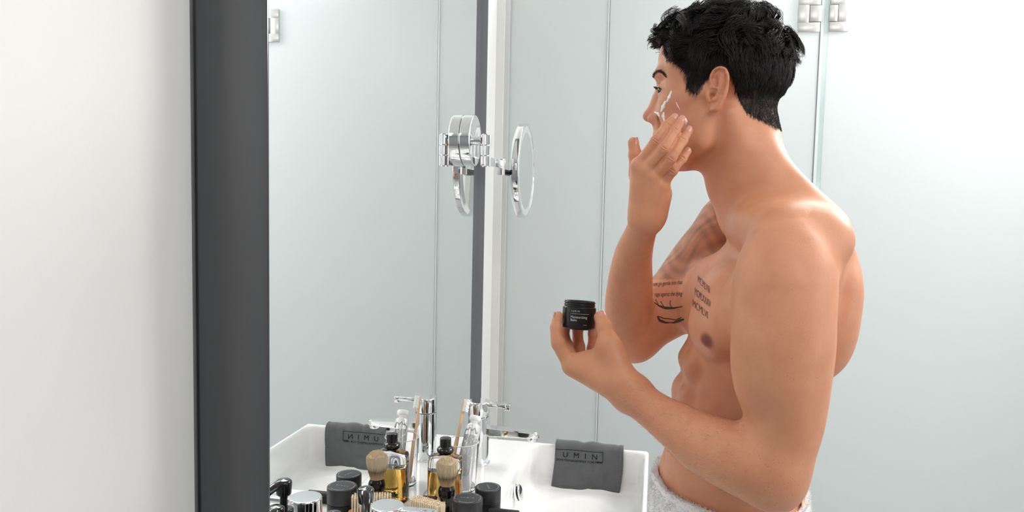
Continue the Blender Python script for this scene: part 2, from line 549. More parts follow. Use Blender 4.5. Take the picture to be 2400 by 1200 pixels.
tag(p4, 'frosted glass shower panel beyond the door at the far right', 'glass panel')
# glass-to-glass hinge
m_steel = mat('brushed_steel', srgb(214, 213, 211), .32, metal=.85, noise=(30, .03))
hz0 = float(W(1900, 77, YG)[2]); hz1 = hz0 + .122
hl, hr = float(W(1868, 60, YG)[0]), float(W(1987, 60, YG)[0])
hinge = empty('door_hinge', (XB + .008, YG - .004, hz0)); hinge.parent = p3
def hp(name, lo, hi, b=.0012):
    q = MB().box(lo, hi, b).build(name, m_steel, hinge); q.location = (-hinge.location[0], -hinge.location[1], -hinge.location[2]); return q
zc0, zc1 = hz0 + .031, hz0 + .088
for nm, x0, x1, xi in (('hinge_plate', hl, XB - .001, hl + .036), ('hinge_plate', XC + .002, hr, hr - .036)):
    b = MB()
    lo_, hi_ = (x0, x1)
    ya, yb = YG - .015, YG - .0042
    b.box((lo_, ya, hz0), (hi_, yb, zc0), .0008); b.box((lo_, ya, zc1), (hi_, yb, hz1), .0008)
    if xi < (lo_ + hi_) / 2 + .02 and nm and lo_ == hl: b.box((lo_, ya, zc0 - .001), (xi - .002, yb, zc1 + .001), .0008)
    else: b.box((xi + .002, ya, zc0 - .001), (hi_, yb, zc1 + .001), .0008)
    q = b.build(nm, m_steel, hinge); q.location = -hinge.location
hp('knuckle', (hl + .0365, YG - .017, zc0 + .0015), (XB + .0015, YG - .005, zc1 - .0015), .002)
hp('knuckle', (XC - .001, YG - .017, zc0 + .0015), (hr - .0365, YG - .005, zc1 - .0015), .002)

# ================================================================== wall mirror
m_frame = mat('dark_anodised_metal', srgb(96, 97, 100), .22, metal=.9, noise=(4, .06))
m_frame_edge = mat('worn_metal_edge', srgb(120, 120, 122), .4, metal=.5, noise=(20, .2))
m_mirror = mat('mirror_glass', (.93, .945, .945), .0, metal=1.0)
m_white = mat('ceramic_white', srgb(246, 246, 245), .12, spec=.5, noise=(2, .006), coat=.3)
LIP = .0165
YN = .888; YF = 2.1135
MZ0, MZ1 = DECK + .004, 2.35
mir = empty('wall_mirror', (0, (YN + YF) / 2, MZ0))
tag(mir, 'tall wall mirror above the basin in a dark grey metal box frame', 'mirror')
def mp(name, lo, hi, m, b=0.0):
    q = MB().box(lo, hi, b).build(name, m, mir, smooth=b > 0); q.location = -mir.location; return q
mp('mirror_glass', (-.006, YN + .004, MZ0), (0, YF, MZ1 - .004), m_mirror)
mp('side_panel', (XW + .0005, YN, MZ0), (LIP, YN + .004, MZ1), m_frame, .0006)
m_frame2 = mat('dark_frame_lip', srgb(112, 114, 118), .6, metal=.1, noise=(4, .05))
mp('side_panel', (XW + .0005, YF, MZ0), (LIP, YF + .004, MZ1), m_frame2, .0006)
mp('top_panel', (XW + .0005, YN + .004, MZ1 - .004), (LIP, YF, MZ1), m_frame, .0006)
mp('back_edge', (XW + .0002, YN - .003, MZ0), (XW + .003, YN, MZ1), m_frame_edge)

# ================================================================== basin
bf = Field()
by0, by1 = .925, 2.066
bf.rbox(((XW + .5) / 2, (by0 + by1) / 2, DECK - .08), ((.5 - XW) / 2, (by1 - by0) / 2, .08), .009, k=.001)
for y0, y1 in ((1.592, 2.0525), (.945, 1.405)):
    bf.rbox(((.178 + .4865) / 2, (y0 + y1) / 2, DECK + .04), ((.4865 - .178) / 2, (y1 - y0) / 2, .155), .034, k=.012, sub=True)
    bf.ell((.335, (y0 + y1) / 2, DECK - .112), (.09, .13, .012), k=.02, sub=True)
    bf.cone((.212, y0 + .075, DECK + .012), (.212, y1 - .075, DECK + .012), .035, .035, k=.03, sub=True)
V_, F_ = bf.mesh((XW - .01, by0 - .012, DECK - .17), (.512, by1 + .012, DECK + .012), .0034)
basin = add_mesh('wash_basin', V_, F_, m_white)
tag(basin, 'white ceramic double wash basin fixed below the wall mirror', 'basin')
m_chrome = mat('polished_chrome', (.86, .87, .88), .045, metal=1.0)
m_dark = mat('dark_gap', (.01, .01, .011), .4)
def overflow(y):
    q = empty('overflow_ring', (.1805, y, .828)); q.parent = basin
    mt = RY(math.radians(78)) @ Matrix.Scale(1.3, 4)
    MB().lathe([(.013, 0), (.0165, .0005), (.0168, .003), (.0150, .0042), (.0128, .0035), (.0125, 0)], 40, mt, caps=False).build('ring', m_chrome, q)
    MB().lathe([(0, .0008), (.012, .0008), (.012, .007), (0, .007)], 32, mt).build('opening', m_dark, q)
    MB().lathe(rc([(0, .0072), (.0158, .0072), (.0160, .0092), (.0135, .011), (0, .0114)], .001), 40, mt).build('cover', m_chrome, q)
def drain(y):
    q = MB().lathe(rc([(.032, -.004), (.0325, .0015), (.029, .003), (.0275, .002), (.0265, .004), (.02, .0085), (0, .0105)], .001), 48, T(.295, y, .7585)).build('drain_cap', m_chrome, basin)
overflow(1.80); overflow(1.18)
drain(1.83); drain(1.18)

# ================================================================== faucets
def faucet(name, x, y, label):
    r = empty(name, (x, y, DECK)); tag(r, label, 'faucet', 'basin mixer taps')
    R_ = .0282
    MB().lathe(rc([(0, 0), (.0315, 0), (.0315, .004), (R_, .0055), (R_, .1235), (0, .1235)], .0008), 56).build('column', m_chrome, r)
    MB().lathe(rc([(0, .125), (R_, .125), (R_, .160), (.0268, .1625), (0, .1625)], .001), 56).build('handle_body', m_chrome, r)
    # lever: flat bar with an open grip
    b = MB()
    b.box((.012, -.0110, .1495), (.072, .0110, .1595), .002, 3)
    b.box((.068, -.0110, .1440), (.083, .0110, .1595), .0022, 3)
    lv = b.build('lever', m_chrome, r)
    # spout: bar with round nose
    rows = []
    for (sx, hw, z0, z1) in ((.010, .0155, .075, .0985), (.05, .0155, .076, .0965), (.10, .0155, .0775, .0945), (.140, .0155, .0785, .0932)):
        rows.append((sx, hw, z0, z1))
    nose = [(.146, .0148), (.151, .0128), (.1545, .0095), (.1565, .005), (.157, .001)]
    for sx, hw in nose: rows.append((sx, hw, .0787, .093))
    ring = []
    for sx, hw, z0, z1 in rows:
        c = .0022; w = hw; q = []
        for a, bb in ((w, z0 + c), (w, z1 - c), (w - c, z1), (-w + c, z1), (-w, z1 - c), (-w, z0 + c), (-w + c, z0), (w - c, z0)): q.append((sx, a if abs(w) > c else a * .3, bb))
        ring.append(q)
    b = MB().grid(ring, close=True)
    n = len(b.v); b.f.append(tuple(range(8))[::-1]); b.f.append(tuple(range(n - 8, n)))
    sp = b.build('spout', m_chrome, r)
    MB().lathe(rc([(0, .070), (.0115, .070), (.0122, .0715), (.0122, .0790), (0, .0790)], .0006), 32, T(.140, 0, 0)).build('aerator', m_chrome, sp)
    MB().lathe(rc([(0, .0925), (.013, .0925), (.0128, .0938), (0, .0942)], .0004), 32, T(.140, 0, 0)).build('spout_cap', m_chrome, sp)
    return r
faucet('basin_faucet', .070, 1.857, 'chrome basin tap behind the toothbrush tumbler')
faucet('basin_faucet', .0735, 1.178, 'chrome basin tap at the lower picture edge beside black pump bottles')

# ================================================================== magnifying mirror on a folding arm
mm = empty('magnifying_mirror', (.0, 1.945, 1.70))
tag(mm, 'round chrome magnifying mirror on a folding arm fixed to the wall mirror', 'mirror')
m_mirror2 = mat('shaving_mirror_glass', (.9, .915, .92), .02, metal=1.0)
m_bezel = mat('frosted_mirror_ring', srgb(214, 220, 221), .35, metal=.6, noise=(20, .02))
ax = RY(math.radians(90))
MB().lathe(rc([(0, .0005), (.0655, .0005), (.0665, .002), (.0665, .026), (.0640, .0285), (0, .0285)], .0012), 72, ax).build('wall_plate', m_chrome, mm)
MB().lathe(rc([(0, .02), (.012, .02), (.012, .044), (0, .044)], .001), 32, ax).build('stem', m_chrome, mm)
def knurl(n, r, z0, z1):
    v = []; f = []
    prof = [(r * .86, z0), (r, z0 + .0012), (r, z1 - .0012), (r * .86, z1)]
    for rr, z in prof:
        for i in range(n):
            a = 2 * math.pi * i / n; q = rr * (1 - .07 * (i % 2))
            v.append((q * math.cos(a), q * math.sin(a), z))
    for j in range(3):
        for i in range(n):
            k = (i + 1) % n; f.append((j * n + i, j * n + k, (j + 1) * n + k, (j + 1) * n + i))
    f.append(tuple(range(n - 1, -1, -1))); f.append(tuple(range(3 * n, 4 * n)))
    return v, f
post = empty('hinge_post', (.056, 0, 0)); post.parent = mm
for z0, z1 in ((-.012, .0155), (-.0385, -.0125), (-.066, -.0395)):
    b = MB(); b.add(*knurl(48, .0132, z0, z1)); b.build('knurled_ring', m_chrome, post)
MB().lathe([(0, -.068), (.0108, -.068), (.0108, .017), (0, .017)], 32).build('post_core', m_chrome, post)
# folding arm running along the wall towards the round mirror
dc = np.array([.083, 2.33, 1.637]) - np.array([0, 1.945, 1.70])
arm = empty('folding_arm', (.056, 0, -.052)); arm.parent = mm
MB().box((-.006, .005, -.011), (.006, .205, .011), .0015).build('arm_bar', m_chrome, arm)
MB().lathe(rc([(0, -.03), (.0105, -.03), (.0105, .016), (0, .016)], .001), 32, T(.0, .205, 0)).build('elbow_pin', m_chrome, arm)
MB().box((-.0055, .200, -.028), (.0075, dc[1] - .004, -.0125), .0015).build('arm_bar', m_dark, arm)
MB().sweep([(.001, dc[1] - .012, -.02), (.004, dc[1], -.015), (.0165, dc[1], -.012)], .0075, 20).build('ball_joint', m_chrome, arm)
RD = .1455
disc = empty('mirror_head', tuple(dc)); disc.parent = mm
dm = RY(math.radians(90))
MB().lathe(rc([(0, -.014), (RD - .016, -.012), (RD - .002, -.006), (RD, -.002), (RD, .0145), (RD - .003, .0165), (RD - .008, .0165), (RD - .0085, .0140)], .0015), 96, dm).build('rim', m_chrome, disc)
MB().lathe([(RD - .0085, .0142), (RD - .028, .0142)], 96, dm, caps=False).build('outer_glass_ring', m_bezel, disc)
cap = [(RD - .028, .0142)] + [((RD - .028) * (1 - i / 12), .0142 - .004 * (1 - (1 - i / 12) ** 2)) for i in range(1, 12)] + [(0.0005, .0102)]
b = MB(); b.lathe(cap, 96, dm, caps=False); b.build('concave_glass', m_mirror2, disc)

# ================================================================== grey face cloth over the far rim
m_cloth = mat('grey_microfibre', srgb(98, 99, 101), .9, spec=.15, noise=(45, .12), bump=(1500, .35), sheen=.4)
m_stitch = mat('grey_thread', srgb(138, 139, 141), .9, spec=.1, noise=(80, .1))
m_ink = mat('black_print', srgb(22, 22, 24), .7, spec=.2)
cx0, cx1 = .248, .4295
rimc = np.array([2.0592, DECK - .0062])     # centre of the rim section (y, z)
def cloth_path(s):
    """profile over the rim, s = 0 at the crest; s > 0 runs down inside the bowl, s < 0 outside"""
    R_ = .0105
    q = R_ * math.pi / 2
    if abs(s) <= q:
        a = s / R_
        return np.array([rimc[0] - R_ * math.sin(a), rimc[1] + R_ * math.cos(a)]), np.array([-math.sin(a), math.cos(a)])
    e = abs(s) - q
    sg = 1 if s > 0 else -1
    t = min(1, e / .1)
    return np.array([rimc[0] - sg * (R_ + (.006 * t * t if sg > 0 else .002 * t)), rimc[1] - e]), np.array([-sg, 0.06])
S0, S1 = -.062, .1225
def cloth(u, v, off=0.0):
    """u 0..1 along the rim, v 0..1 from the hem inside the bowl over the rim to the outside"""
    s = S1 + (S0 - S1) * v
    p, n = cloth_path(s)
    lift = .0035 * math.sin(u * 5.1 + 1.0) * max(0, 1 - abs(s) / .05) + .0022 * math.sin(u * 9 + s * 60) + .0016 * math.sin(u * 17 - s * 35 + 2)
    lift = abs(lift) * .9 + .0006
    if s > 0: lift += .004 * (s / S1) ** 3 * (1 + math.sin(u * 7))
    x = cx0 + (cx1 - cx0) * u + (.004 * math.sin(s * 25) - .006 * max(0, s) / .12) - .0035 * (1 - u) * math.sin(max(s, 0) * 20)
    zdrop = -.004 * u * 0 
    p = p + n * (lift + off)
    return (x, float(p[0]), float(p[1]) + zdrop)
fc = empty('face_cloth', (.34, 2.05, DECK + .006))
tag(fc, 'charcoal grey face cloth with black lettering hanging over the far basin rim', 'face cloth')
def fcp(o): o.location = -fc.location; return o
NU, NV = 70, 90
b = MB()
b.grid([[cloth(i / NU, j / NV, .0042) for i in range(NU + 1)] for j in range(NV + 1)])
top_n = len(b.v)
b.grid([[cloth(i / NU, j / NV, .0004) for i in range(NU, -1, -1)] for j in range(NV + 1)])
# close the edges
def vi(layer, i, j): return (j * (NU + 1) + i) if layer == 0 else top_n + j * (NU + 1) + (NU - i)
for j in range(NV):
    b.f.append((vi(0, 0, j), vi(0, 0, j + 1), vi(1, 0, j + 1), vi(1, 0, j)))
    b.f.append((vi(0, NU, j + 1), vi(0, NU, j), vi(1, NU, j), vi(1, NU, j + 1)))
for i in range(NU):
    b.f.append((vi(0, i + 1, 0), vi(0, i, 0), vi(1, i, 0), vi(1, i + 1, 0)))
    b.f.append((vi(0, i, NV), vi(0, i + 1, NV), vi(1, i + 1, NV), vi(1, i, NV)))
fcp(b.build('cloth', m_cloth, fc, sharp=None))
for nm, path in (('hem', [cloth(i / NU, .004, .0026) for i in range(NU + 1)]), ('hem', [cloth(.997, j / NV, .0026) for j in range(NV + 1)]), ('hem', [cloth(.003, j / NV, .0026) for j in range(NV + 1)])):
    fcp(MB().sweep(path, .0027, 8).build(nm, m_cloth, fc, sharp=None))
st = MB()
for i in range(56):
    u = .02 + .96 * i / 55
    st.sweep([cloth(u, .012, .0044), cloth(u, .026, .0050), cloth(u, .042, .0044)], .00042, 5)
for j in range(70):
    v = .02 + .9 * j / 69
    st.sweep([cloth(.985, v, .0044), cloth(.968, v, .0050), cloth(.952, v, .0044)], .00042, 5)
fcp(st.build('stitching', m_stitch, fc, sharp=None))
def cloth_text(s, size, u0, v0, spacing, dv=0):
    v, f = split_long(*text2d(s, size, 'LEFT', spacing), .004)
    w = cx1 - cx0; h = S1 - S0
    return [cloth(u0 + a / w, v0 + bb / h, .0049) for a, bb in v], f
b = MB(); b.add(*cloth_text('U M I N', .0215, .105, .478, 1.36)); fcp(b.build('print', m_ink, fc, smooth=False))
b = MB(); b.add(*cloth_text('SKIN MANAGEMENT FOR MEN', .0088, .012, .400, 1.03)); fcp(b.build('print', m_ink, fc, smooth=False))
def line(u0, v0, u1, v1, n=30):
    return MB().sweep([cloth(u0 + (u1 - u0) * i / n, v0 + (v1 - v0) * i / n, .0048) for i in range(n + 1)], .0006, 6)
for a in ((.0, .560, .705, .560), (.705, .560, .705, .408), (.705, .408, .62, .408)):
    fcp(line(*a).build('printed_frame', m_ink, fc, sharp=None))

# ================================================================== glass tumbler, toothbrush, toothpaste
m_clear = mat('clear_glass', (1, 1, 1), .0, trans=1.0, ior=1.45)
m_rimw = mat('glass_rim', srgb(238, 242, 242), .1, noise=(20, .01), trans=.25)
cup_c = (.0725, 1.678)
cup = empty('glass_tumbler', (*cup_c, DECK)); tag(cup, 'clear glass tumbler holding a toothbrush and a toothpaste tube', 'tumbler')
MB().lathe([(0, .0003), (.032, .0003), (.034, .0012), (.0402, .110), (.0400, .1125), (.0388, .1125), (.0386, .110), (.0325, .010), (.030, .0075), (0, .007)], 64).build('glass', m_clear, cup)
tor = []
for j in range(9):
    a = math.pi * 2 * j / 8; tor.append((.0394 + .0010 * math.cos(a), .1126 + .0010 * math.sin(a)))
b = MB(); b.lathe(tor, 64); b.f = [q for q in b.f if len(q) == 4]; b.build('rim', m_rimw, cup)

m_bamboo = mat('bamboo', srgb(222, 182, 142), .55, noise=(60, .08), bump=(90, .1))
m_bristle = mat('white_bristle', srgb(248, 248, 244), .6, noise=(300, .03))
tb0 = np.array([.047, 1.652, DECK + .012]); tb1 = np.array([.0565, 1.7665, 1.063])
d_ = tb1 - tb0; L_ = np.linalg.norm(d_); d_ /= L_
face = np.array([.8, -.35, .15]); face -= d_ * (face @ d_); face /= np.linalg.norm(face)     # bristles look this way
side = np.cross(d_, face)
tb = empty('toothbrush', tuple(tb0)); tag(tb, 'bamboo toothbrush with white bristles leaning in the glass tumbler', 'toothbrush')
prof = [(0, .004, .0035), (.02, .0062, .0042), (.06, .0068, .0045), (.10, .0058, .0042), (.13, .0040, .0036), (.155, .0036, .0034), (.172, .0052, .0032), (.19, .0062, .0032), (.203, .0058, .0030), (L_ - .003, .0045, .003), (L_, .002, .0022)]
rows = []
for s, w, t in prof:
    s = min(s, L_)
    c = d_ * s
    rows.append([tuple(c + side * w * math.cos(a) + face * t * math.sin(a)) for a in np.linspace(0, 2 * math.pi, 20, endpoint=False)])
b = MB().grid(rows, close=True); b.f.append(tuple(range(20))[::-1]); b.f.append(tuple(range(len(b.v) - 20, len(b.v))))
b.build('handle', m_bamboo, tb)
b = MB()
for i in range(10):
    for j in range(4):
        c = d_ * (L_ - .0305 + i * .003) + side * (-.0039 + j * .0026) + face * .002
        h = .0105 + .0012 * math.sin(i * 2.2)
        b.sweep([tuple(c), tuple(c + face * h)], [.0014, .0017], 6, up=tuple(d_))
tag(b.build('bristles', m_bristle, tb, smooth=False), kind='stuff')

m_tube = mat('aluminium_tube', srgb(226, 228, 229), .3, metal=.3, noise=(25, .06), bump=(70, .5))
m_cap = mat('white_plastic', srgb(246, 246, 245), .4, noise=(10, .01))
m_print = mat('dark_print', srgb(112, 114, 118), .6)
t0 = np.array([.079, 1.650, DECK + .0095]); t1 = np.array([.0905, 1.7365, 1.032])
d_ = t1 - t0; L_ = np.linalg.norm(d_); d_ /= L_
face = np.array([.25, -.9, .4]); face -= d_ * (face @ d_); face /= np.linalg.norm(face)
side = np.cross(face, d_)
tp = empty('toothpaste_tube', tuple(t0)); tag(tp, 'silver toothpaste tube with a white cap leaning in the glass tumbler', 'tube')
def tpt(s, w, t, n=28):
    c = d_ * s
    return [tuple(c + side * w * math.cos(a) + face * t * math.sin(a)) for a in np.linspace(0, 2 * math.pi, n, endpoint=False)]
Ls = L_ - .022
rows = [tpt(0, .0215, .0008), tpt(.006, .0215, .001), tpt(.02, .0205, .0045), tpt(.05, .019, .0085), tpt(.09, .0178, .0120), tpt(Ls - .012, .0172, .0145), tpt(Ls - .003, .0166, .0155), tpt(Ls, .0155, .0150), tpt(Ls + .006, .0075, .0075)]
b = MB().grid(rows, close=True); b.f.append(tuple(range(28))[::-1]); b.f.append(tuple(range(len(b.v) - 28, len(b.v))))
b.build('tube_body', m_tube, tp)
rows = []
for s, r_ in ((Ls + .004, .008), (Ls + .010, .008), (Ls + .011, .0125), (Ls + .0125, .0135), (Ls + .0205, .0138), (Ls + .022, .013)):
    rows.append(tpt(s, r_, r_, 24))
b = MB().grid(rows, close=True); b.f.append(tuple(range(24))[::-1]); b.f.append(tuple(range(len(b.v) - 24, len(b.v))))
b.build('screw_cap', m_cap, tp)
b = MB()
for k in range(12):                     # columns of fine print running along the tube
    a = math.radians(30 + k * 8.2)
    for j in range(26):
        s = .03 + (Ls - .055) * j / 26
        def pt(ss):
            f_ = (ss - .02) / (Ls - .02); w = .0205 + (.0172 - .0205) * f_; t_ = .0045 + (.0150 - .0045) * min(1, f_ * 1.08) ** .8
            return tuple(d_ * ss + side * (w + .0004) * math.cos(a) + face * (t_ + .0004) * math.sin(a))
        if (k * 7 + j * 3) % 11 != 0: b.sweep([pt(s), pt(s + .0033)], .00045, 4)
b.build('fine_print', m_print, tp, smooth=False)
b = MB()
fr_ = []
for k in range(40):
    a = math.radians(18 + 116 * k / 39)
    s = Ls - .012 - (.006 if k < 6 or k > 33 else 0) + .003 * math.sin(k * .5)
    fr_.append(tuple(d_ * s + side * .0177 * math.cos(a) + face * .0152 * math.sin(a)))
b.sweep(fr_, .0006, 6)
fr_ = []
for k in range(30):
    s = .03 + (Ls - .048) * k / 29; f_ = (s - .02) / (Ls - .02)
    fr_.append(tuple(d_ * s + side * (.0209 - .0033 * f_) * math.cos(.33) + face * (.0050 + .0105 * f_) * math.sin(.33)))
b.sweep(fr_, .0005, 6)
b.build('printed_border', m_print, tp)

# ================================================================== aftershave bottle
m_liq = mat('amber_liquid', srgb(244, 196, 100), .0, trans=1.0, ior=1.36)
m_blackg = mat('gloss_black', srgb(16, 16, 17), .16, spec=.5, noise=(6, .05), coat=.4)
m_black = mat('matt_black', srgb(24, 24, 26), .42, spec=.45, noise=(20, .08))
bo = empty('aftershave_bottle', (.0615, 1.578, DECK)); bo.rotation_euler = (0, 0, .0)
tag(bo, 'glass bottle of amber aftershave with a black cap behind the shaving brush', 'bottle')
def oval(prof, name, m, par, sy=.62, n=64):
    v = []; f = []; k = len(prof)
    for r_, z, *e in prof:
        ex = e[0] if e else 3.2
        for i in range(n):
            a = 2 * math.pi * i / n; c, s_ = math.cos(a), math.sin(a)
            q = (abs(c) ** ex + abs(s_) ** ex) ** (-1 / ex)
            v.append((r_ * q * c, r_ * q * s_ * sy if e == [] or len(e) < 2 else r_ * q * s_ * e[1], z))
    for j in range(k - 1):
        for i in range(n):
            kk = (i + 1) % n; f.append((j * n + i, j * n + kk, (j + 1) * n + kk, (j + 1) * n + i))
    f.append(tuple(range(n - 1, -1, -1))); f.append(tuple(range((k - 1) * n, k * n)))
    return add_mesh(name, v, f, m, par, True, 50)
oval([(.0350, .0), (.0375, .002), (.0380, .006), (.0380, .096), (.0375, .103), (.0355, .109), (.028, .1125, 2.6, .66), (.017, .1145, 2.2, .8), (.0095, .1155, 2, 1), (.0095, .120, 2, 1)], 'glass_body', m_clear, bo)
oval([(.0343, .008), (.0357, .011), (.0360, .078), (.0355, .0785)], 'liquid', m_liq, bo, sy=.6)
cp = MB().lathe(rc([(0, .1165), (.014, .1165), (.0185, .1215), (.0195, .1265), (.0165, .1310), (.0125, .1318), (.0123, .1520), (0, .1527)], .0018), 48).build('cap', m_blackg, bo)

# ================================================================== shaving brush
sb = empty('shaving_brush', (.0785, 1.531, DECK)); tag(sb, 'badger hair shaving brush with a glossy black handle standing upright', 'brush')
MB().lathe(rc([(0, 0), (.0165, 0), (.0168, .003), (.0135, .010), (.0125, .022), (.0145, .032), (.0180, .042), (.0188, .050), (.0172, .058), (.0150, .062), (.0142, .0655), (.0130, .066), (0, .066)], .003), 48).build('handle', m_blackg, sb)
m_hair_att = fuzz_mat('badger_hair')
n = 4200
r_ = np.sqrt(rng.random(n)); r_ = np.where(np.arange(n) < 3000, .86 + .14 * r_, r_); a_ = rng.random(n) * 2 * np.pi
k = 8
t = np.linspace(0, 1, k)
dome = .064 - .014 * r_ ** 2.6 + rng.normal(0, .0009, n)
flare = .0132 + .0116 * np.sin(np.clip(t[None] * 1.28, 0, 1.28)) ** 1.1 - .0016 * np.clip(t[None] - .75, 0, 1) * 4
rad_ = r_[:, None] * flare * (1 + rng.normal(0, .02, n))[:, None]
ang = a_[:, None] + rng.normal(0, .05, n)[:, None] * t
Pb = np.stack([rad_ * np.cos(ang), rad_ * np.sin(ang), .062 + t[None] * dome[:, None]], -1)
tipc, darkc, basec = (np.array(srgb(*q)) for q in ((255, 238, 208), (70, 42, 28), (244, 212, 172)))
band = .42 + rng.normal(0, .05, n)[:, None]
w_dark = np.exp(-((t[None] - band) / .12) ** 2) * (.55 + .45 * rng.random(n))[:, None]
mixc = np.where((t[None] > band)[..., None], tipc, basec)
cols = mixc * (1 - w_dark[..., None]) + darkc * w_dark[..., None]
core = []; ccol = []
for tt in np.linspace(0, .97, 26):
    fr0 = .0132 + .0116 * math.sin(min(tt * 1.28, 1.28)) ** 1.1 - .0016 * max(0, tt - .75) * 4
    rr_ = fr0 * .90 * (1 if tt < .80 else math.sqrt(max(0, 1 - ((tt - .80) / .175) ** 2)))
    core.append((max(rr_, 0), .062 + tt * .0590))
    wd = math.exp(-((tt - .42) / .12) ** 2) * .85
    c0 = (tipc if tt > .42 else basec) * (1 - wd) + darkc * wd
    ccol.append(c0)
cb = MB().lathe(core, 36); co = cb.build('bristle_core', m_hair_att, sb)
set_col(co, np.repeat(np.array(ccol), 36, 0))
tag(strands('bristles', Pb, np.linspace(.00034, .00020, k), m_hair_att, sb, cols), kind='stuff')

# ================================================================== nail brush
m_wood = mat('pale_wood', srgb(226, 164, 122), .5, noise=(40, .08), bump=(60, .08))
nb = empty('nail_brush', (.060, 1.452, DECK)); nb.rotation_euler = (0, 0, -.34)
tag(nb, 'small wooden nail brush with pale bristles pointing up beside the shaving brush', 'brush')
def oval_plate(a, bb, z0, z1, bev, n=48):
    ps = [(a - bev, bb - bev, z0), (a - bev * .3, bb - bev * .3, z0 + bev * .3), (a, bb, z0 + bev), (a, bb, z1 - bev), (a - bev * .3, bb - bev * .3, z1 - bev * .3), (a - bev, bb - bev, z1)]
    v = []; f = []
    for A_, B_, z in ps:
        for i in range(n):
            w = 2 * math.pi * i / n; c, s_ = math.cos(w), math.sin(w); q = (abs(c) ** 2.8 + abs(s_) ** 2.8) ** (-1 / 2.8)
            v.append((A_ * q * c, B_ * q * s_, z))
    for j in range(len(ps) - 1):
        for i in range(n):
            kk = (i + 1) % n; f.append((j * n + i, j * n + kk, (j + 1) * n + kk, (j + 1) * n + i))
    f.append(tuple(range(n - 1, -1, -1))); f.append(tuple(range((len(ps) - 1) * n, len(ps) * n)))
    return v, f
b = MB(); b.add(*oval_plate(.0475, .0190, 0, .028, .003)); b.build('wooden_block', m_wood, nb)
tuft = []; tufts = []
for i in range(15):
    for j in range(5):
        x = -.0385 + i * .0055; y = -.0115 + j * .00575
        if (abs(x) / .043) ** 2.8 + (abs(y) / .0150) ** 2.8 > 1: continue
        hh = .0600 + rng.normal(0, .0005)
        tufts.append((x, y, hh))
        for q in range(9):
            a = rng.random() * 6.283; rr = .0021 * math.sqrt(.35 + .65 * rng.random())
            tuft.append([(x + rr * .6 * math.cos(a), y + rr * .6 * math.sin(a), .027), (x + rr * .9 * math.cos(a), y + rr * .9 * math.sin(a), .045), (x + rr * 1.15 * math.cos(a), y + rr * 1.15 * math.sin(a), hh + rng.normal(.0002, .0007))])
m_bris2 = fuzz_mat('pale_bristle', srgb(255, 238, 210))
tb_ = MB()
for x, y, hh in tufts: tb_.sweep([(x, y, .027), (x, y, .044), (x, y, hh - .0012), (x, y, hh - .0002)], [.0014, .0018, .0021, .0012], 7, up=(1, 0, 0))
tag(tb_.build('bristle_tufts', m_bris2, nb), kind='stuff')
tag(strands('bristles', np.array(tuft), np.array([.00034, .00032, .0003]), m_bris2, nb), kind='stuff')

# ================================================================== black cosmetic jars on the basin
m_txt = mat('silver_print', srgb(205, 206, 208), .5)
m_lidtop = mat('satin_black_lid', srgb(44, 45, 48), .38, spec=.5, noise=(10, .05))
def arc_text(s, size, R_, a0, z, spacing=1.05, inward=False):
    v, f = split_long(*text2d(s, size, 'CENTER', spacing), size * .6)
    o = []
    for x, y in v:
        a = a0 - x / R_ if not inward else a0 + x / R_
        rr = R_ + y if not inward else R_ - y
        o.append((rr * math.cos(a), rr * math.sin(a), z))
    return o, f
def cosmetic_jar(x, y, R_, h, rz, label, line2):
    r = empty('cosmetic_jar', (x, y, DECK), rz); tag(r, label, 'jar', 'black cosmetic jars on the basin')
    MB().lathe(rc([(0, 0), (R_ * .93, 0), (R_ * .985, .003), (R_ * .985, h * .42), (R_ * .95, h * .44), (0, h * .44)], .0012), 64).build('body', m_black, r)
    ld = MB().lathe(rc([(0, h * .45), (R_ * .97, h * .45), (R_, h * .465), (R_, h - .0022), (R_ - .0006, h - .0008), (R_ - .0018, h), (0, h)], .0005), 72).build('lid', m_lidtop, r)
    z = h + .00015
    b = MB(); b.add(*[(lambda v, f: ([(p[0], p[1], z) for p in v], f))(*text2d('L U M I N', R_ * .17, 'CENTER', 1.25))][0]); b.build('print', m_txt, ld, smooth=False)
    b = MB(); b.add(*arc_text('SKIN MANAGEMENT FOR MEN', R_ * .105, R_ * .80, math.pi / 2, z)); b.build('print', m_txt, ld, smooth=False)
    b = MB(); b.add(*arc_text(line2, R_ * .105, R_ * .80, -math.pi / 2, z, inward=True)); b.build('print', m_txt, ld, smooth=False)
    for a0 in (0, math.pi):
        v = []; f = []; n = 14
        for i in range(n + 1):
            a = a0 - .45 + .9 * i / n
            v += [(R_ * .845 * math.cos(a), R_ * .845 * math.sin(a), z), (R_ * .865 * math.cos(a), R_ * .865 * math.sin(a), z)]
        for i in range(n): f.append((2 * i, 2 * i + 1, 2 * i + 3, 2 * i + 2))
        b = MB(); b.add(v, f); b.build('ring_line', m_txt, ld, smooth=False)
    return r
cosmetic_jar(.137, 1.480, .0314, .0625, .10, 'larger black cosmetic jar in front of the shaving brush with a lettered lid', 'MOISTURIZING BALM')
cosmetic_jar(.1600, 1.5715, .0282, .0535, -1.15, 'smaller black cosmetic jar behind the larger one near the bowl edge', 'RECOVERY OIL')
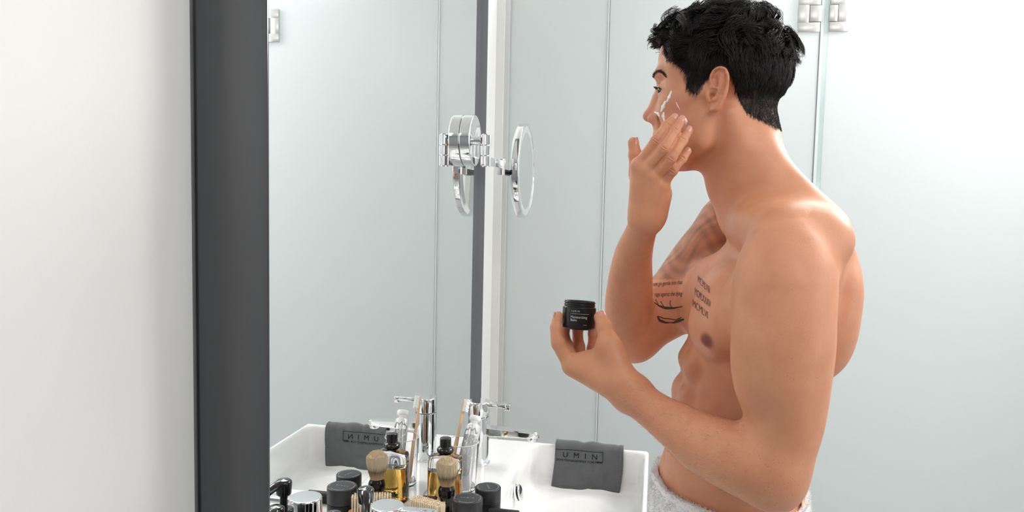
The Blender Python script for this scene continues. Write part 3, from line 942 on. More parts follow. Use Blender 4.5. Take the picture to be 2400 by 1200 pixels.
# lip balm tube lying on its side
lt = empty('cosmetic_tube', (.173, 1.5275, DECK + .0128)); tag(lt, 'black cosmetic tube lying on its side next to the jars', 'tube')
mt = RY(math.radians(90))
MB().lathe(rc([(0, 0), (.0122, 0), (.0126, .0006), (.0126, .040), (0, .040)], .0006), 40, mt).build('tube_body', m_black, lt)
MB().lathe(rc([(0, .0404), (.0126, .0404), (.0126, .0628), (.0120, .0635), (0, .0635)], .0006), 40, mt).build('tube_cap', m_lidtop, lt)
v, f = text2d('LUMIN', .0045, 'CENTER', 1.3)
b = MB(); b.add([(.03 + a, -.0128 * math.cos(bb / .0128 - .5), .0128 * math.sin(.5 - bb / .0128 * -1)) for a, bb in v], f); b.build('print', m_txt, lt, smooth=False)

# small dark metal piece of unclear kind, given a made-up razor shape
m_bronze = mat('dark_bronze', srgb(78, 62, 46), .22, metal=.9, noise=(60, .3))
rz_ = empty('bronze_piece', (.0465, 1.515, DECK)); tag(rz_, 'small dark bronze metal piece beside the shaving brush handle', 'metal piece')
MB().sweep([(0, 0, .0045), (0, 0, .012), (0, 0, .030), (0, 0, .038)], [.0055, .004, .004, .003], 20).build('handle', m_bronze, rz_)
b = MB(); b.sweep([(-.015, 0, .040), (-.0145, 0, .0405), (.0145, 0, .0405), (.015, 0, .040)], [.003, .0055, .0055, .003], 20, flat=.55); b.build('head', m_bronze, rz_)
MB().lathe(rc([(0, 0), (.012, 0), (.0122, .003), (.006, .0065), (0, .007)], .001), 32).build('foot', m_bronze, rz_)

# ================================================================== black pump bottles
def pump(x, y, top, az, label, R_=.031):
    r = empty('pump_bottle', (x, y, DECK)); tag(r, label, 'pump bottle', 'black pump bottles on the basin')
    h = top - DECK
    zb = h - .062
    MB().lathe(rc([(0, 0), (R_, 0), (R_, zb - .022), (R_ * .82, zb - .008), (.0125, zb - .002), (.0125, zb), (0, zb)], .004), 56).build('bottle_body', m_black, r)
    MB().lathe(rc([(0, zb - .002), (.0150, zb - .002), (.0155, zb), (.0155, zb + .013), (.0125, zb + .0145), (.0085, zb + .0145), (0, zb + .0145)], .001), 40).build('collar', m_blackg, r)
    MB().lathe([(0, zb + .012), (.0062, zb + .012), (.0062, h - .02), (0, h - .02)], 32).build('stem', m_blackg, r)
    hd = MB()
    hd.lathe(rc([(0, h - .0265), (.0098, h - .0265), (.0118, h - .024), (.0128, h - .010), (.0132, h - .0045), (.0105, h - .0012), (0, h)], .002), 40)
    ca, sa = math.cos(az), math.sin(az)
    pts = [(0, h - .0075), (.012, h - .0072), (.022, h - .0095), (.031, h - .0140), (.038, h - .0205), (.0415, h - .0255)]
    hd.sweep([(ca * s, sa * s, z) for s, z in pts], [.0095, .0098, .0082, .0066, .0056, .0050], 20, flat=[.75, .68, .66, .7, .8, .9])
    hd.build('pump_head', m_blackg, r)
    return r
pump(.069, 1.093, 1.100, math.atan2(-.92, .39), 'black pump bottle beside the near basin tap, nozzle towards the viewer')
pump(.046, 1.024, 1.0865, math.atan2(-.99, -.1), 'black pump bottle nearest the lower picture edge, only its nozzle top showing')

# ================================================================== the man
PY = 1.17                                   # distance of his mid plane
TH = math.radians(4)
TF = np.array([-math.cos(TH), -math.sin(TH), 0]); TL = np.array([math.sin(TH), -math.cos(TH), 0]); ZZ = np.array([0, 0, 1.0])
T0 = np.array([.665, PY, 0])
def tp_(F, L, z): return T0 + TF * F + TL * L + ZZ * z
TAX = [TF, TL, ZZ]
def tilt(ax, F=0.0, L=0.0):
    """turn the axes (front, left, up): F leans the up axis to the front, L to the left (radians)"""
    f, l, u = (A3(q) for q in ax)
    u2 = u * math.cos(F) + f * math.sin(F); f2 = f * math.cos(F) - u * math.sin(F)
    u3 = u2 * math.cos(L) + l * math.sin(L); l3 = l * math.cos(L) - u2 * math.sin(L)
    return [f2, l3, u3]
B = Field()
lean = -.14                                  # the trunk leans back a little
AX = tilt(TAX, lean)
# trunk
B.ell(tp_(.046, 0, 1.06), (.108, .155, .15), TAX, k=.02)
B.ell(tp_(.050, 0, 1.20), (.088, .138, .17), AX, k=.03)
B.ell(tp_(.006, 0, 1.372), (.104, .152, .150), AX, k=.03)
B.ell(tp_(-.018, 0, 1.448), (.076, .150, .072), AX, k=.03)
# chest muscles
for sgn in (1, -1):
    a = tilt(AX, 0, .12 * sgn)
    B.ell(tp_(.066, .078 * sgn, 1.412), (.048, .080, .058), a, k=.02)
    B.ell(tp_(.082, .080 * sgn, 1.378), (.040, .062, .040), a, k=.02)
    # back: shoulder blade, lat
    B.ell(tp_(-.066, .085 * sgn, 1.415), (.034, .062, .075), a, k=.025)
    B.ell(tp_(-.040, .110 * sgn, 1.380), (.044, .042, .058), tilt(AX, .35, .15 * sgn), k=.025)
    # flank and belly muscles
    B.ell(tp_(.03, .108 * sgn, 1.20), (.060, .036, .09), AX, k=.02)
    for zz, ff in ((1.315, .102), (1.262, .110), (1.205, .116), (1.14, .122)):
        B.ell(tp_(ff, .033 * sgn, zz), (.022, .032, .028), AX, k=.010)
    # ribs under the chest
    for q in range(3):
        B.cone(tp_(.082 - q * .006, .06 * sgn, 1.325 - .034 * q), tp_(.03, .125 * sgn, 1.30 - .034 * q), .012, .012, k=.02)
# groove along the breastbone and belly
B.cone(tp_(.118, 0, 1.45), tp_(.132, 0, 1.35), .008, .009, k=.02, sub=True)
B.cone(tp_(.129, 0, 1.32), tp_(.149, 0, 1.17), .004, .004, k=.014, sub=True)
B.ell(tp_(.152, 0, 1.158), (.010, .006, .008), k=.008, sub=True)
# fold under the chest muscle
B.cone(tp_(.132, .03, 1.333), tp_(.112, .12, 1.345), .006, .006, k=.018, sub=True)
B.cone(tp_(.132, -.03, 1.333), tp_(.112, -.12, 1.345), .006, .006, k=.018, sub=True)
# neck
HC = W(1690, 215, PY)
PHI = math.radians(10)
HF = np.array([-math.cos(PHI), math.sin(PHI), 0]); HL = np.array([-math.sin(PHI), -math.cos(PHI), 0])
def hp_(F, L, U): return HC + HF * F + HL * L + ZZ * U
HAX = [HF, HL, ZZ]
nb_ = W(1772, 485, PY)
B.cone(hp_(-.026, 0, -.03), nb_, .051, .055, k=.02)
B.cone(hp_(-.004, 0, -.085), W(1752, 478, PY), .037, .043, k=.015)
# Adam's apple / throat
B.ell(W(1690, 436, PY), (.014, .014, .02), k=.02)
# sternomastoid
for sgn in (1, -1):
    st_ = tp_(.058, .014 * sgn, 1.520)
    B.limb([hp_(-.020, .052 * sgn, -.040), W(1738, 385, PY - .044 * sgn), st_], [.012, .0150, .008], k0=.018)
    # trapezius
    B.limb([hp_(-.034, .022 * sgn, -.075), tp_(-.045, .075 * sgn, 1.535), tp_(-.040, .150 * sgn, 1.508 + (.03 if sgn < 0 else 0))], [.024, .026, .028], k0=.03)
    B.cone(hp_(-.044, .018 * sgn, -.11), tp_(-.048, .07 * sgn, 1.48), .030, .040, k=.03)
    # collar bone
    B.limb([tp_(.050, .028 * sgn, 1.512), tp_(.052, .075 * sgn, 1.522), tp_(.018, .150 * sgn, 1.520 + (.03 if sgn < 0 else 0))], [.005, .0068, .010], k0=.022)
B.ell(tp_(.020, .055, 1.520), (.045, .055, .034), k=.03)
B.ell(tp_(.060, -.075, 1.552), (.020, .032, .010), k=.02, sub=True)

# ---- near (left) arm
LA = Field(.048)
LA.ell(W(1838, 655, .985), (.058, .054, .072), tilt(TAX, .05, -.2), k=.02)
LA.ell(W(1858, 612, 1.020), (.050, .050, .054), TAX, k=.03)
LA.ell(W(1850, 545, 1.045), (.038, .040, .022), TAX, k=.04)
LA.ell(W(1850, 530, 1.075), (.055, .05, .030), TAX, k=.04)
LA.limb([W(1838, 690, .978), W(1834, 770, .970), W(1834, 870, .965), W(1840, 960, .965), W(1826, 1040, .965), W(1808, 1100, .966)], [.056, .058, .054, .048, .0445, .040], k0=.02)
LA.ell(W(1800, 845, .965), (.040, .042, .070), k=.02)                 # biceps
LA.ell(W(1862, 800, .975), (.042, .044, .095), tilt(TAX, .04), k=.02)  # triceps
B.group(LA, k=.034)
LA = Field()
wr = W(1476, 924, 1.052)
LA.limb([W(1806, 1100, .962), W(1730, 1072, .972), W(1640, 1032, .998), W(1550, 975, 1.03), W(1500, 938, 1.045), wr], [.042, .0430, .0365, .0275, .0248, .0242], k0=.015)
LA.ell(W(1828, 1142, .97), (.022, .026, .028), k=.025)                 # elbow tip
LA.cone(W(1795, 1128, .965), W(1640, 1060, .995), .028, .020, k=.02)
LA.cone(W(1738, 992, .86), W(1742, 996, .925), .006, .005, k=.012, sub=True)   # crease of the elbow
B.group(LA, k=.018)
# armpit fold between chest and arm

# ---- far (right) arm
RA = Field()
el2 = W(1482, 785, 1.262)
RA.ell(W(1722, 538, 1.335), (.056, .052, .066), k=.03)
RA.limb([W(1706, 540, 1.33), W(1645, 615, 1.315), W(1580, 700, 1.29), W(1520, 755, 1.27), el2], [.052, .052, .049, .046, .041], k0=.02)
RA.ell(W(1570, 720, 1.29), (.045, .042, .045), k=.02)
wr2 = W(1510, 522, 1.112)
RA.limb([el2, W(1474, 725, 1.228), W(1477, 660, 1.195), W(1484, 600, 1.158), W(1498, 555, 1.132), wr2], [.041, .0385, .0345, .0285, .0232, .0210], k0=.014)
RA.ell(W(1490, 800, 1.265), (.03, .03, .028), k=.02)
B.group(RA, k=.02)

# ---- head
H = Field()
H.ell(hp_(-.002, 0, .042), (.0885, .0725, .0735), HAX, k=.015)
H.ell(hp_(-.030, 0, .026), (.062, .067, .058), HAX, k=.015)
H.ell(hp_(.042, 0, .048), (.049, .058, .050), HAX, k=.015)          # forehead
H.ell(hp_(.020, 0, -.028), (.058, .058, .072), HAX, k=.015)          # face block
H.ell(hp_(.056, 0, -.060), (.039, .033, .052), HAX, k=.02)         # mouth region
for sgn in (1, -1):
    H.ell(hp_(.078, .021 * sgn, .0225), (.018, .027, .011), tilt(HAX, 0, -.12 * sgn), k=.016)   # brow ridge
    H.ell(hp_(.050, .046 * sgn, -.018), (.026, .015, .014), tilt([HF * .9 + HL * -.43 * sgn, HL * .9 * 1 + HF * .43 * sgn, ZZ], .15), k=.016)  # cheek bone
    H.cone(hp_(.050, .048 * sgn, -.015), hp_(.005, .066 * sgn, -.006), .011, .009, k=.014)        # zygomatic arch
    H.chain([hp_(.010, .054 * sgn, -.035), hp_(.020, .052 * sgn, -.074), hp_(.050, .037 * sgn, -.096), hp_(.080, .012 * sgn, -.106)], [.014, .0125, .011, .0125], k=.014)  # jaw
    H.ell(hp_(.032, .045 * sgn, -.056), (.028, .017, .032), HAX, k=.02)                          # cheek muscle
    H.ell(hp_(.038, .053 * sgn, .030), (.028, .014, .034), HAX, k=.02)                             # temple
H.ell(hp_(.045, 0, -.090), (.042, .034, .022), HAX, k=.02)
H.ell(hp_(.083, 0, -.106), (.0125, .017, .013), HAX, k=.014)        # chin
# eye sockets
for sgn in (1, -1):
    H.ell(hp_(.097, .028 * sgn, .002), (.0135, .0165, .0095), HAX, k=.012, sub=True)
    H.ell(hp_(.0752, .0305 * sgn, .0000), (.0125, .0135, .0120), HAX, k=.007)                      # lids over the eyeball
    H.cone(hp_(.094, .012 * sgn, -.003), hp_(.080, .026 * sgn, -.013), .002, .003, k=.008, sub=True)
    H.ell(hp_(.064, .031 * sgn, -.0145), (.0165, .020, .0105), HAX, k=.012)
    H.ell(hp_(.061, .0445 * sgn, .001), (.0130, .0095, .0150), HAX, k=.012)
    H.ell(hp_(.064, .023 * sgn, -.030), (.0175, .018, .022), HAX, k=.02)
    # slit between the lids
    H.chain([hp_(.0865, .0180 * sgn, -.0015), hp_(.0895, .027 * sgn, .0000), hp_(.0850, .037 * sgn, -.0002), hp_(.0770, .0445 * sgn, -.0015)], [.0012, .0042, .0042, .0010], k=.0012, sub=True)
# nose
H.chain([hp_(.0865, 0, .0065), hp_(.0900, 0, -.010), hp_(.1030, 0, -.0300)], [.0068, .0062, .0076], k=.007)
H.cone(hp_(.085, 0, -.008), hp_(.083, 0, -.034), .011, .0175, k=.018)
H.ell(hp_(.1055, 0, -.0340), (.0086, .0086, .0076), HAX, k=.005)
for sgn in (1, -1):
    H.ell(hp_(.0935, .0125 * sgn, -.0395), (.0108, .0062, .0078), HAX, k=.005)
    H.ell(hp_(.0990, .0078 * sgn, -.0465), (.0068, .0035, .0036), tilt(HAX, -.2), k=.003, sub=True)
H.cone(hp_(.085, .0205, -.036), hp_(.082, .027, -.054), .0018, .002, k=.008, sub=True)
H.cone(hp_(.085, -.0205, -.036), hp_(.082, -.027, -.054), .0018, .002, k=.008, sub=True)
# lips
H.ell(hp_(.0870, 0, -.0625), (.0095, .022, .0062), HAX, k=.006)
H.ell(hp_(.0850, 0, -.0740), (.0090, .019, .0064), HAX, k=.006)
H.cone(hp_(.095, .016, -.0683), hp_(.095, -.016, -.0683), .0016, .0016, k=.003, sub=True)
H.cone(hp_(.099, .006, -.0875), hp_(.099, -.006, -.0875), .006, .006, k=.012, sub=True)
# ears
def ear(sgn):
    E = Field()
    def base(u, v): return W(u, v, 1.1030 - .0150 * (u - 1660) / 51)
    e2 = base(1691, 160) - base(1676, 256); e2 /= np.linalg.norm(e2)
    e1 = base(1710, 205) - base(1662, 212); e1 -= e2 * (e1 @ e2); e1 /= np.linalg.norm(e1)
    e3 = np.cross(e1, e2); e3 = e3 if e3 @ HL > 0 else -e3
    mir = lambda p: p if sgn > 0 else p - 2 * HL * ((p - HC) @ HL)
    mdir = lambda d: d if sgn > 0 else d - 2 * HL * (d @ HL)
    def q(u, v, o=0): return mir(base(u, v) + e3 * o)
    X = [mdir(e1), mdir(e2), mdir(e3)]
    E.ell(q(1688, 204, -.0005), (.0120, .0275, .0040), X, k=.004)                # shell
    E.ell(q(1676, 246, -.0005), (.0078, .0100, .0040), X, k=.006)               # lobe
    E.ell(q(1673, 206, -.0045), (.0125, .0270, .0055), X, k=.006)                   # root on the head
    hx = [(1671, 199), (1669, 186), (1671, 175), (1678, 165), (1690, 160), (1701, 164), (1707, 175), (1708, 188), (1704, 203), (1699, 218), (1693, 232), (1687, 244), (1679, 254), (1671, 257)]
    rr = [.0016, .0020, .0022, .0023, .0024, .0024, .0024, .0023, .0022, .0022, .0023, .0026, .0032, .0032]
    E.limb([q(u, v, .0036) for u, v in hx], rr, n=5, k0=.0025)
    pts = [(1681, 170), (1690, 166.5), (1698, 170), (1702, 180), (1702, 191), (1698, 205), (1693, 219)]
    for a_, b_ in zip(pts[:-1], pts[1:]): E.cone(q(*a_, .0058), q(*b_, .0058), .0026, .0026, k=.002, sub=True)
    E.limb([q(1694, 178, .0022), q(1692, 197, .0026), q(1689, 214, .0028), q(1684, 229, .0026)], [.0030, .0034, .0034, .0028], n=4, k0=.004)   # antihelix
    for a_, b_, r0, r1 in (((1677.5, 173, .0062), (1678, 184, .0044), .0026, .0038), ((1678, 184, .0044), (1681, 198, .0034), .0038, .0036)):
        E.cone(q(*a_), q(*b_), r0, r1, k=.0018, sub=True)                        # triangular hollow
    E.cone(q(1668, 205, .0032), q(1687, 206.5, .0018), .0024, .0014, k=.002)      # root of the helix
    for a_, b_, r0, r1 in (((1672, 213, .0040), (1672, 223, .0034), .0034, .0044), ((1672, 223, .0034), (1667, 234, .0042), .0044, .0026), ((1680, 214, .0046), (1673, 220, .0036), .0028, .0040)):
        E.cone(q(*a_), q(*b_), r0, r1, k=.0018, sub=True)                        # concha
    E.cone(q(1671, 221, .003), q(1669, 222, -.009), .0036, .0028, k=.0015, sub=True)
    E.limb([q(1661, 211, .0020), q(1661, 223, .0042), q(1665, 237, .0036)], [.0020, .0030, .0024], n=4, k0=.003)   # tragus
    E.ell(q(1677, 234, .0034), (.0032, .0030, .0030), X, k=.003)                 # antitragus
    return E
H.group(ear(1), k=.004); H.group(ear(-1), k=.004)
B.group(H, k=.016)

# ---- hands
def finger(Fd, pts, r, k=.0035, bulge=.0006):
    Fd.limb(pts, r, n=6)
    for p, q in zip(pts[1:-1], r[1:-1]):
        Fd.ell(p, (q + bulge,) * 3, k=k)
R = Field()     # right hand on the cheek
mc = {'i': W(1497, 388, 1.088), 'm': W(1514, 398, 1.083), 'r': W(1533, 414, 1.085), 'p': W(1552, 434, 1.092)}
wA, wB = W(1502, 508, 1.106), W(1528, 514, 1.108)
for kx, t_, ra in (('i', .0, .0135), ('m', .33, .0135), ('r', .66, .013), ('p', 1., .0125)):
    R.cone(wA * (1 - t_) + wB * t_, mc[kx], .0165, ra * .86, k=.012)
R.cone(W(1538, 498, 1.112), W(1553, 455, 1.104), .015, .0125, k=.012)
R.cone(W(1506, 480, 1.112), W(1503, 420, 1.108), .015, .012, k=.012)
for kx in mc: R.ell(mc[kx] + np.array([0, -.004, 0]), (.0088, .0075, .0088), k=.006)
FR = {}
FR['i'] = [mc['i'], W(1538, 330, 1.070), W(1563, 296, 1.079), W(1580, 278, 1.087)]
FR['m'] = [mc['m'], W(1556, 347, 1.062), W(1581, 307, 1.071), W(1598, 283, 1.081)]
FR['r'] = [mc['r'], W(1573, 371, 1.064), W(1599, 330, 1.072), W(1614, 307, 1.080)]
FR['p'] = [mc['p'], W(1577, 400, 1.078), W(1599, 372, 1.082), W(1612, 355, 1.087)]
RR = {'i': [.0090, .0073, .0067, .0058], 'm': [.0092, .0075, .0069, .0060], 'r': [.0088, .0071, .0066, .0058], 'p': [.0080, .0063, .0058, .0052]}
for kx in 'imrp':
    f_ = Field(); finger(f_, FR[kx], RR[kx]); R.group(f_, k=.0036)
for a_, b_ in (('i', 'm'), ('m', 'r'), ('r', 'p')):
    mids = [(FR[a_][k_] + FR[b_][k_]) / 2 + np.array([0, .0035, 0]) for k_ in ((0, 1, 2) if b_ != 'p' else (0, 1))]
    R.limb(mids, [.0062, .0052, .0044][:len(mids)], n=4, k0=.003)
for kx in 'imrp':
    for k_, wd in ((1, .0016), (1, -.0016), (2, 0)):
        dr = FR[kx][k_ + 1] - FR[kx][k_ - 1]; dr /= np.linalg.norm(dr)
        sdv = np.cross(dr, [0, -1, 0]); sdv /= np.linalg.norm(sdv); nv = np.cross(sdv, dr); nv = nv if nv[1] < 0 else -nv
        c_ = FR[kx][k_] + dr * wd + nv * (RR[kx][k_] + .0009)
        R.cone(c_ - sdv * .0035, c_ + sdv * .0035, .0007, .0007, k=.0012, sub=True)
TR = [W(1508, 470, 1.116), W(1493, 408, 1.126), W(1489, 364, 1.130), W(1484, 334, 1.131)]
f_ = Field(); finger(f_, TR, [.0155, .0112, .0092, .0078]); R.group(f_, k=.012)
R.cone(wr2, W(1513, 505, 1.107), .0205, .0205, k=.012)
# tendons on the back of the hand
for kx in 'imr':
    R.cone(mc[kx] + np.array([0, -.0065, 0]), (wA + wB) / 2 + np.array([0, -.012, .01]), .0032, .002, k=.008)
B.group(R, k=.004)

Lh = Field()    # left hand holding the jar
ml = {'i': W(1340, 858, 1.078), 'm': W(1350, 864, 1.100), 'r': W(1366, 868, 1.120), 'p': W(1384, 868, 1.138)}
w1, w2 = W(1482, 922, 1.040), W(1486, 918, 1.070)
for kx, t_ in (('i', 0), ('m', .33), ('r', .66), ('p', 1.)):
    Lh.cone(w1 * (1 - t_) + w2 * t_, ml[kx], .0195, .0142, k=.014)
Lh.cone(W(1440, 890, 1.058), W(1385, 862, 1.075), .022, .017, k=.014)
TLh = [W(1462, 893, 1.045), W(1428, 812, 1.062), W(1417, 768, 1.074), W(1407, 744, 1.083)]
Lh.cone(TLh[0], TLh[1], .0205, .0155, k=.014)
f_ = Field(); finger(f_, TLh[1:], [.0148, .0112, .0092]); Lh.group(f_, k=.010)
Lh.cone(W(1432, 830, 1.068), W(1360, 850, 1.080), .012, .010, k=.022)        # web
JC = W(1357, 740, 1.105)                     # jar centre
FL = {}
FL['i'] = [ml['i'], W(1309, 805, 1.078), W(1304, 768, 1.087), W(1308, 741, 1.092)]
FL['m'] = [ml['m'], W(1327, 808, 1.112), W(1322, 770, 1.126), W(1334, 740, 1.134)]
FL['r'] = [ml['r'], W(1356, 812, 1.128), W(1354, 770, 1.139), W(1358, 742, 1.1405)]
FL['p'] = [ml['p'], W(1388, 818, 1.140), W(1390, 782, 1.141), W(1389, 760, 1.137)]
RL = {'i': [.0118, .0096, .0083, .0072], 'm': [.0115, .0090, .0080, .0070], 'r': [.011, .0088, .0078, .0070], 'p': [.0098, .0078, .0070, .0062]}
for kx in 'imrp':
    f_ = Field(); finger(f_, FL[kx], RL[kx]); Lh.group(f_, k=.004)
Lh.cone(wr, (w1 + w2) / 2, .0245, .024, k=.012)
B.group(Lh, k=.010)

STEP = .0028
lo = np.array([.33, .84, .99]); hi = np.array([.86, 1.46, 1.83])
V, Q = B.mesh(lo, hi, STEP)
T3 = np.concatenate([Q[:, [0, 1, 2]], Q[:, [0, 2, 3]]])
def near(V, c, r): return np.sum((V - c) ** 2, 1) < r * r
fine = near(V, hp_(.04, 0, -.02), .135) & (((V - HC) @ HF) > -.045)
fine |= near(V, W(1545, 385, 1.09), .105)
fine |= near(V, W(1370, 810, 1.10), .085)
V, T3 = refine(V, T3, fine)
V = project(B, V, 1)
e1m = near(V, hp_(.085, .031, 0), .03) | near(V, W(1686, 210, 1.09), .042) | near(V, hp_(.1, 0, -.04), .03) | near(V, W(1570, 350, 1.07), .06)
V, T3 = refine(V, T3, e1m)
sel = e1m
e2 = near(V, hp_(.085, .031, 0), .032) | near(V, W(1686, 210, 1.09), .044) | near(V, hp_(.1, 0, -.04), .032) | near(V, W(1570, 350, 1.07), .062)
V[e2] = project(B, V[e2], 2, .0004)
print('body', len(V), len(T3))

# ---- skin
def pixray(u, v):
    d = _fw + _rt * (u - 1200) / FPX - _up * (v - 600) / FPX
    return d / np.linalg.norm(d)
def pix(P):
    d = P - CAM; z = d @ _fw
    return np.stack([1200 + FPX * (d @ _rt) / z, 600 - FPX * (d @ _up) / z], -1)
def in_poly(p, poly):
    x, y = p[:, 0], p[:, 1]; ins = np.zeros(len(p), bool); n = len(poly)
    for i in range(n):
        (x0, y0), (x1, y1) = poly[i], poly[(i + 1) % n]
        c = ((y0 > y) != (y1 > y)) & (x < (x1 - x0) * (y - y0) / (y1 - y0 + 1e-9) + x0)
        ins ^= c
    return ins
HAIRLINE = [(1552, 105), (1562, 125), (1580, 148), (1600, 163), (1612, 176), (1608, 200), (1618, 214), (1627, 222), (1638, 208), (1652, 190), (1664, 172), (1676, 156), (1692, 148), (1708, 158), (1716, 185), (1722, 205), (1732, 235), (1748, 262), (1775, 280), (1800, 290), (1822, 300), (1890, 300), (1900, 100), (1850, -80), (1600, -100), (1530, -20), (1540, 100)]
def on_scalp(P):
    """which points of the head lie inside the hairline (the same line on both sides of the head)"""
    q = P - HC; l = q @ HL
    Pm = P + HL * (np.abs(l) - l)[:, None]
    return in_poly(pix(Pm), HAIRLINE) & (q @ ZZ > -.075)
def blob(V, c, r, p=2): return np.exp(-(np.linalg.norm((V - A3(c)) / A3(r), axis=1)) ** p)
base = np.array(srgb(222, 158, 123)); col = np.tile(base, (len(V), 1))
def tint(w, c):
    global col
    w = np.clip(w, 0, 1)[:, None]; col = col * (1 - w) + np.array(c) * w
tint(.55 * blob(V, hp_(.06, 0, -.02), (.07, .07, .07), 3), srgb(222, 160, 132))
tint(.5 * blob(V, hp_(.105, 0, -.035), (.016, .02, .014)), srgb(200, 118, 98))
tint(.45 * blob(V, hp_(.055, .05, -.03), (.03, .03, .025)), srgb(204, 128, 108))
tint(.35 * blob(V, hp_(-.012, .075, 0), (.03, .02, .035)), srgb(210, 130, 108))
tint(.75 * (blob(V, hp_(.1, 0, -.068), (.012, .02, .011), 4)), srgb(186, 104, 92))
nip = tp_(.128, .088, 1.362)
def surf(p):
    """closest vertex of the skin to p"""
    return V[np.argmin(np.sum((V - A3(p)) ** 2, 1))]
for px_, dep in (((1650, 800), 1.06),):
    d0 = _fw + _rt * (px_[0] - 1200) / FPX - _up * (px_[1] - 600) / FPX; d0 = d0 / np.linalg.norm(d0)
    rel = V - CAM; t_ = rel @ d0; dist = np.linalg.norm(rel - t_[:, None] * d0, axis=1)
    nip = V[np.argmin(np.where(dist < .003, t_, 9))]
tint(.9 * blob(V, nip, (.011,) * 3, 6), srgb(132, 74, 62))
for kx in 'imrp':
    for pts in (FR[kx], FL[kx]):
        tint(.35 * blob(V, pts[1], (.010,) * 3), srgb(178, 104, 82)); tint(.3 * blob(V, pts[-1], (.012,) * 3), srgb(214, 136, 116))
skin = bpy.data.materials.new('skin'); skin.use_nodes = True
nt = skin.node_tree; b_ = nt.nodes['Principled BSDF']
at = nt.nodes.new('ShaderNodeAttribute'); at.attribute_name = 'Col'
tc = nt.nodes.new('ShaderNodeTexCoord')
n1 = nt.nodes.new('ShaderNodeTexNoise'); n1.inputs['Scale'].default_value = 28; n1.inputs['Detail'].default_value = 5
n2 = nt.nodes.new('ShaderNodeTexVoronoi'); n2.inputs['Scale'].default_value = 190; n2.inputs['Randomness'].default_value = 1
n3 = nt.nodes.new('ShaderNodeTexNoise'); n3.inputs['Scale'].default_value = 9; n3.inputs['Detail'].default_value = 3
for q in (n1, n2, n3): nt.links.new(tc.outputs['Object'], q.inputs['Vector'])
mx = nt.nodes.new('ShaderNodeMix'); mx.data_type = 'RGBA'; mx.blend_type = 'MULTIPLY'
rmp = nt.nodes.new('ShaderNodeValToRGB'); rmp.color_ramp.elements[0].position = .3; rmp.color_ramp.elements[0].color = (.86, .80, .77, 1); rmp.color_ramp.elements[1].position = .7; rmp.color_ramp.elements[1].color = (1, 1, 1, 1)
nt.links.new(n1.outputs['Fac'], rmp.inputs[0]); mx.inputs['Factor'].default_value = .8
nt.links.new(at.outputs['Color'], mx.inputs['A']); nt.links.new(rmp.outputs[0], mx.inputs['B'])
# freckles: small voronoi spots, denser where the large noise is high
lt_ = nt.nodes.new('ShaderNodeMapRange'); lt_.inputs['From Min'].default_value = .20; lt_.inputs['From Max'].default_value = .08
nt.links.new(n2.outputs['Distance'], lt_.inputs['Value'])
g_ = nt.nodes.new('ShaderNodeMapRange'); g_.inputs['From Min'].default_value = .44; g_.inputs['From Max'].default_value = .60
nt.links.new(n3.outputs['Fac'], g_.inputs['Value'])
mul = nt.nodes.new('ShaderNodeMath'); mul.operation = 'MULTIPLY'; nt.links.new(lt_.outputs[0], mul.inputs[0]); nt.links.new(g_.outputs[0], mul.inputs[1])
mul2 = nt.nodes.new('ShaderNodeMath'); mul2.operation = 'MULTIPLY'
fa = nt.nodes.new('ShaderNodeAttribute'); fa.attribute_name = 'Freckles'; nt.links.new(fa.outputs['Fac'], mul2.inputs[1])
mul3 = nt.nodes.new('ShaderNodeMath'); mul3.operation = 'MULTIPLY'
nt.links.new(n2.outputs['Color'], mul3.inputs[1]); nt.links.new(mul.outputs[0], mul3.inputs[0])
nt.links.new(mul3.outputs[0], mul2.inputs[0])
mx2 = nt.nodes.new('ShaderNodeMix'); mx2.data_type = 'RGBA'; nt.links.new(mul2.outputs[0], mx2.inputs['Factor'])
nt.links.new(mx.outputs['Result'], mx2.inputs['A']); mx2.inputs['B'].default_value = (*srgb(150, 88, 62), 1)
nt.links.new(mx2.outputs['Result'], b_.inputs['Base Color'])
b_.inputs['Roughness'].default_value = .48; b_.inputs['Specular IOR Level'].default_value = .38
b_.inputs['Subsurface Weight'].default_value = .10; b_.inputs['Subsurface Radius'].default_value = (1, .35, .2); b_.inputs['Subsurface Scale'].default_value = .0022
n4 = nt.nodes.new('ShaderNodeTexNoise'); n4.inputs['Scale'].default_value = 420; n4.inputs['Detail'].default_value = 3
nt.links.new(tc.outputs['Object'], n4.inputs['Vector'])
bp = nt.nodes.new('ShaderNodeBump'); bp.inputs['Strength'].default_value = .22; bp.inputs['Distance'].default_value = .0006
nt.links.new(n4.outputs['Fac'], bp.inputs['Height']); nt.links.new(bp.outputs['Normal'], b_.inputs['Normal'])


sc_ = near(V, HC, .16) & on_scalp(V)
tint(.92 * sc_, srgb(40, 31, 29))
# grey sleeve tattoo on the far upper arm
w1_ = V + .012 * np.sin(V[:, [1, 2, 0]] * 95 + .7)
Hs = np.sin(w1_ @ np.array([120, 60, 190.])) + .8 * np.sin(w1_ @ np.array([-170, 140, 90.]) + 1.3) + .6 * np.sin(w1_ @ np.array([340, -60, -260.]) + 2.1)
ua, ub = W(1700, 520, 1.33), W(1520, 690, 1.28)
tt_ = np.clip(((V - ua) @ (ub - ua)) / ((ub - ua) @ (ub - ua)), 0, 1)
dist = np.linalg.norm(V - ua - tt_[:, None] * (ub - ua), axis=1)
far = (dist < .075) & (V[:, 1] > 1.245)
pv = pix(V)
slv = far & ((pv[:, 1] < 655) | (pv[:, 0] < 1500)) & (pv[:, 1] < 660 - (pv[:, 0] - 1560) * .2)
tint(np.where(slv, np.clip(.36 + .13 * Hs, .12, .62), 0), srgb(92, 82, 76))

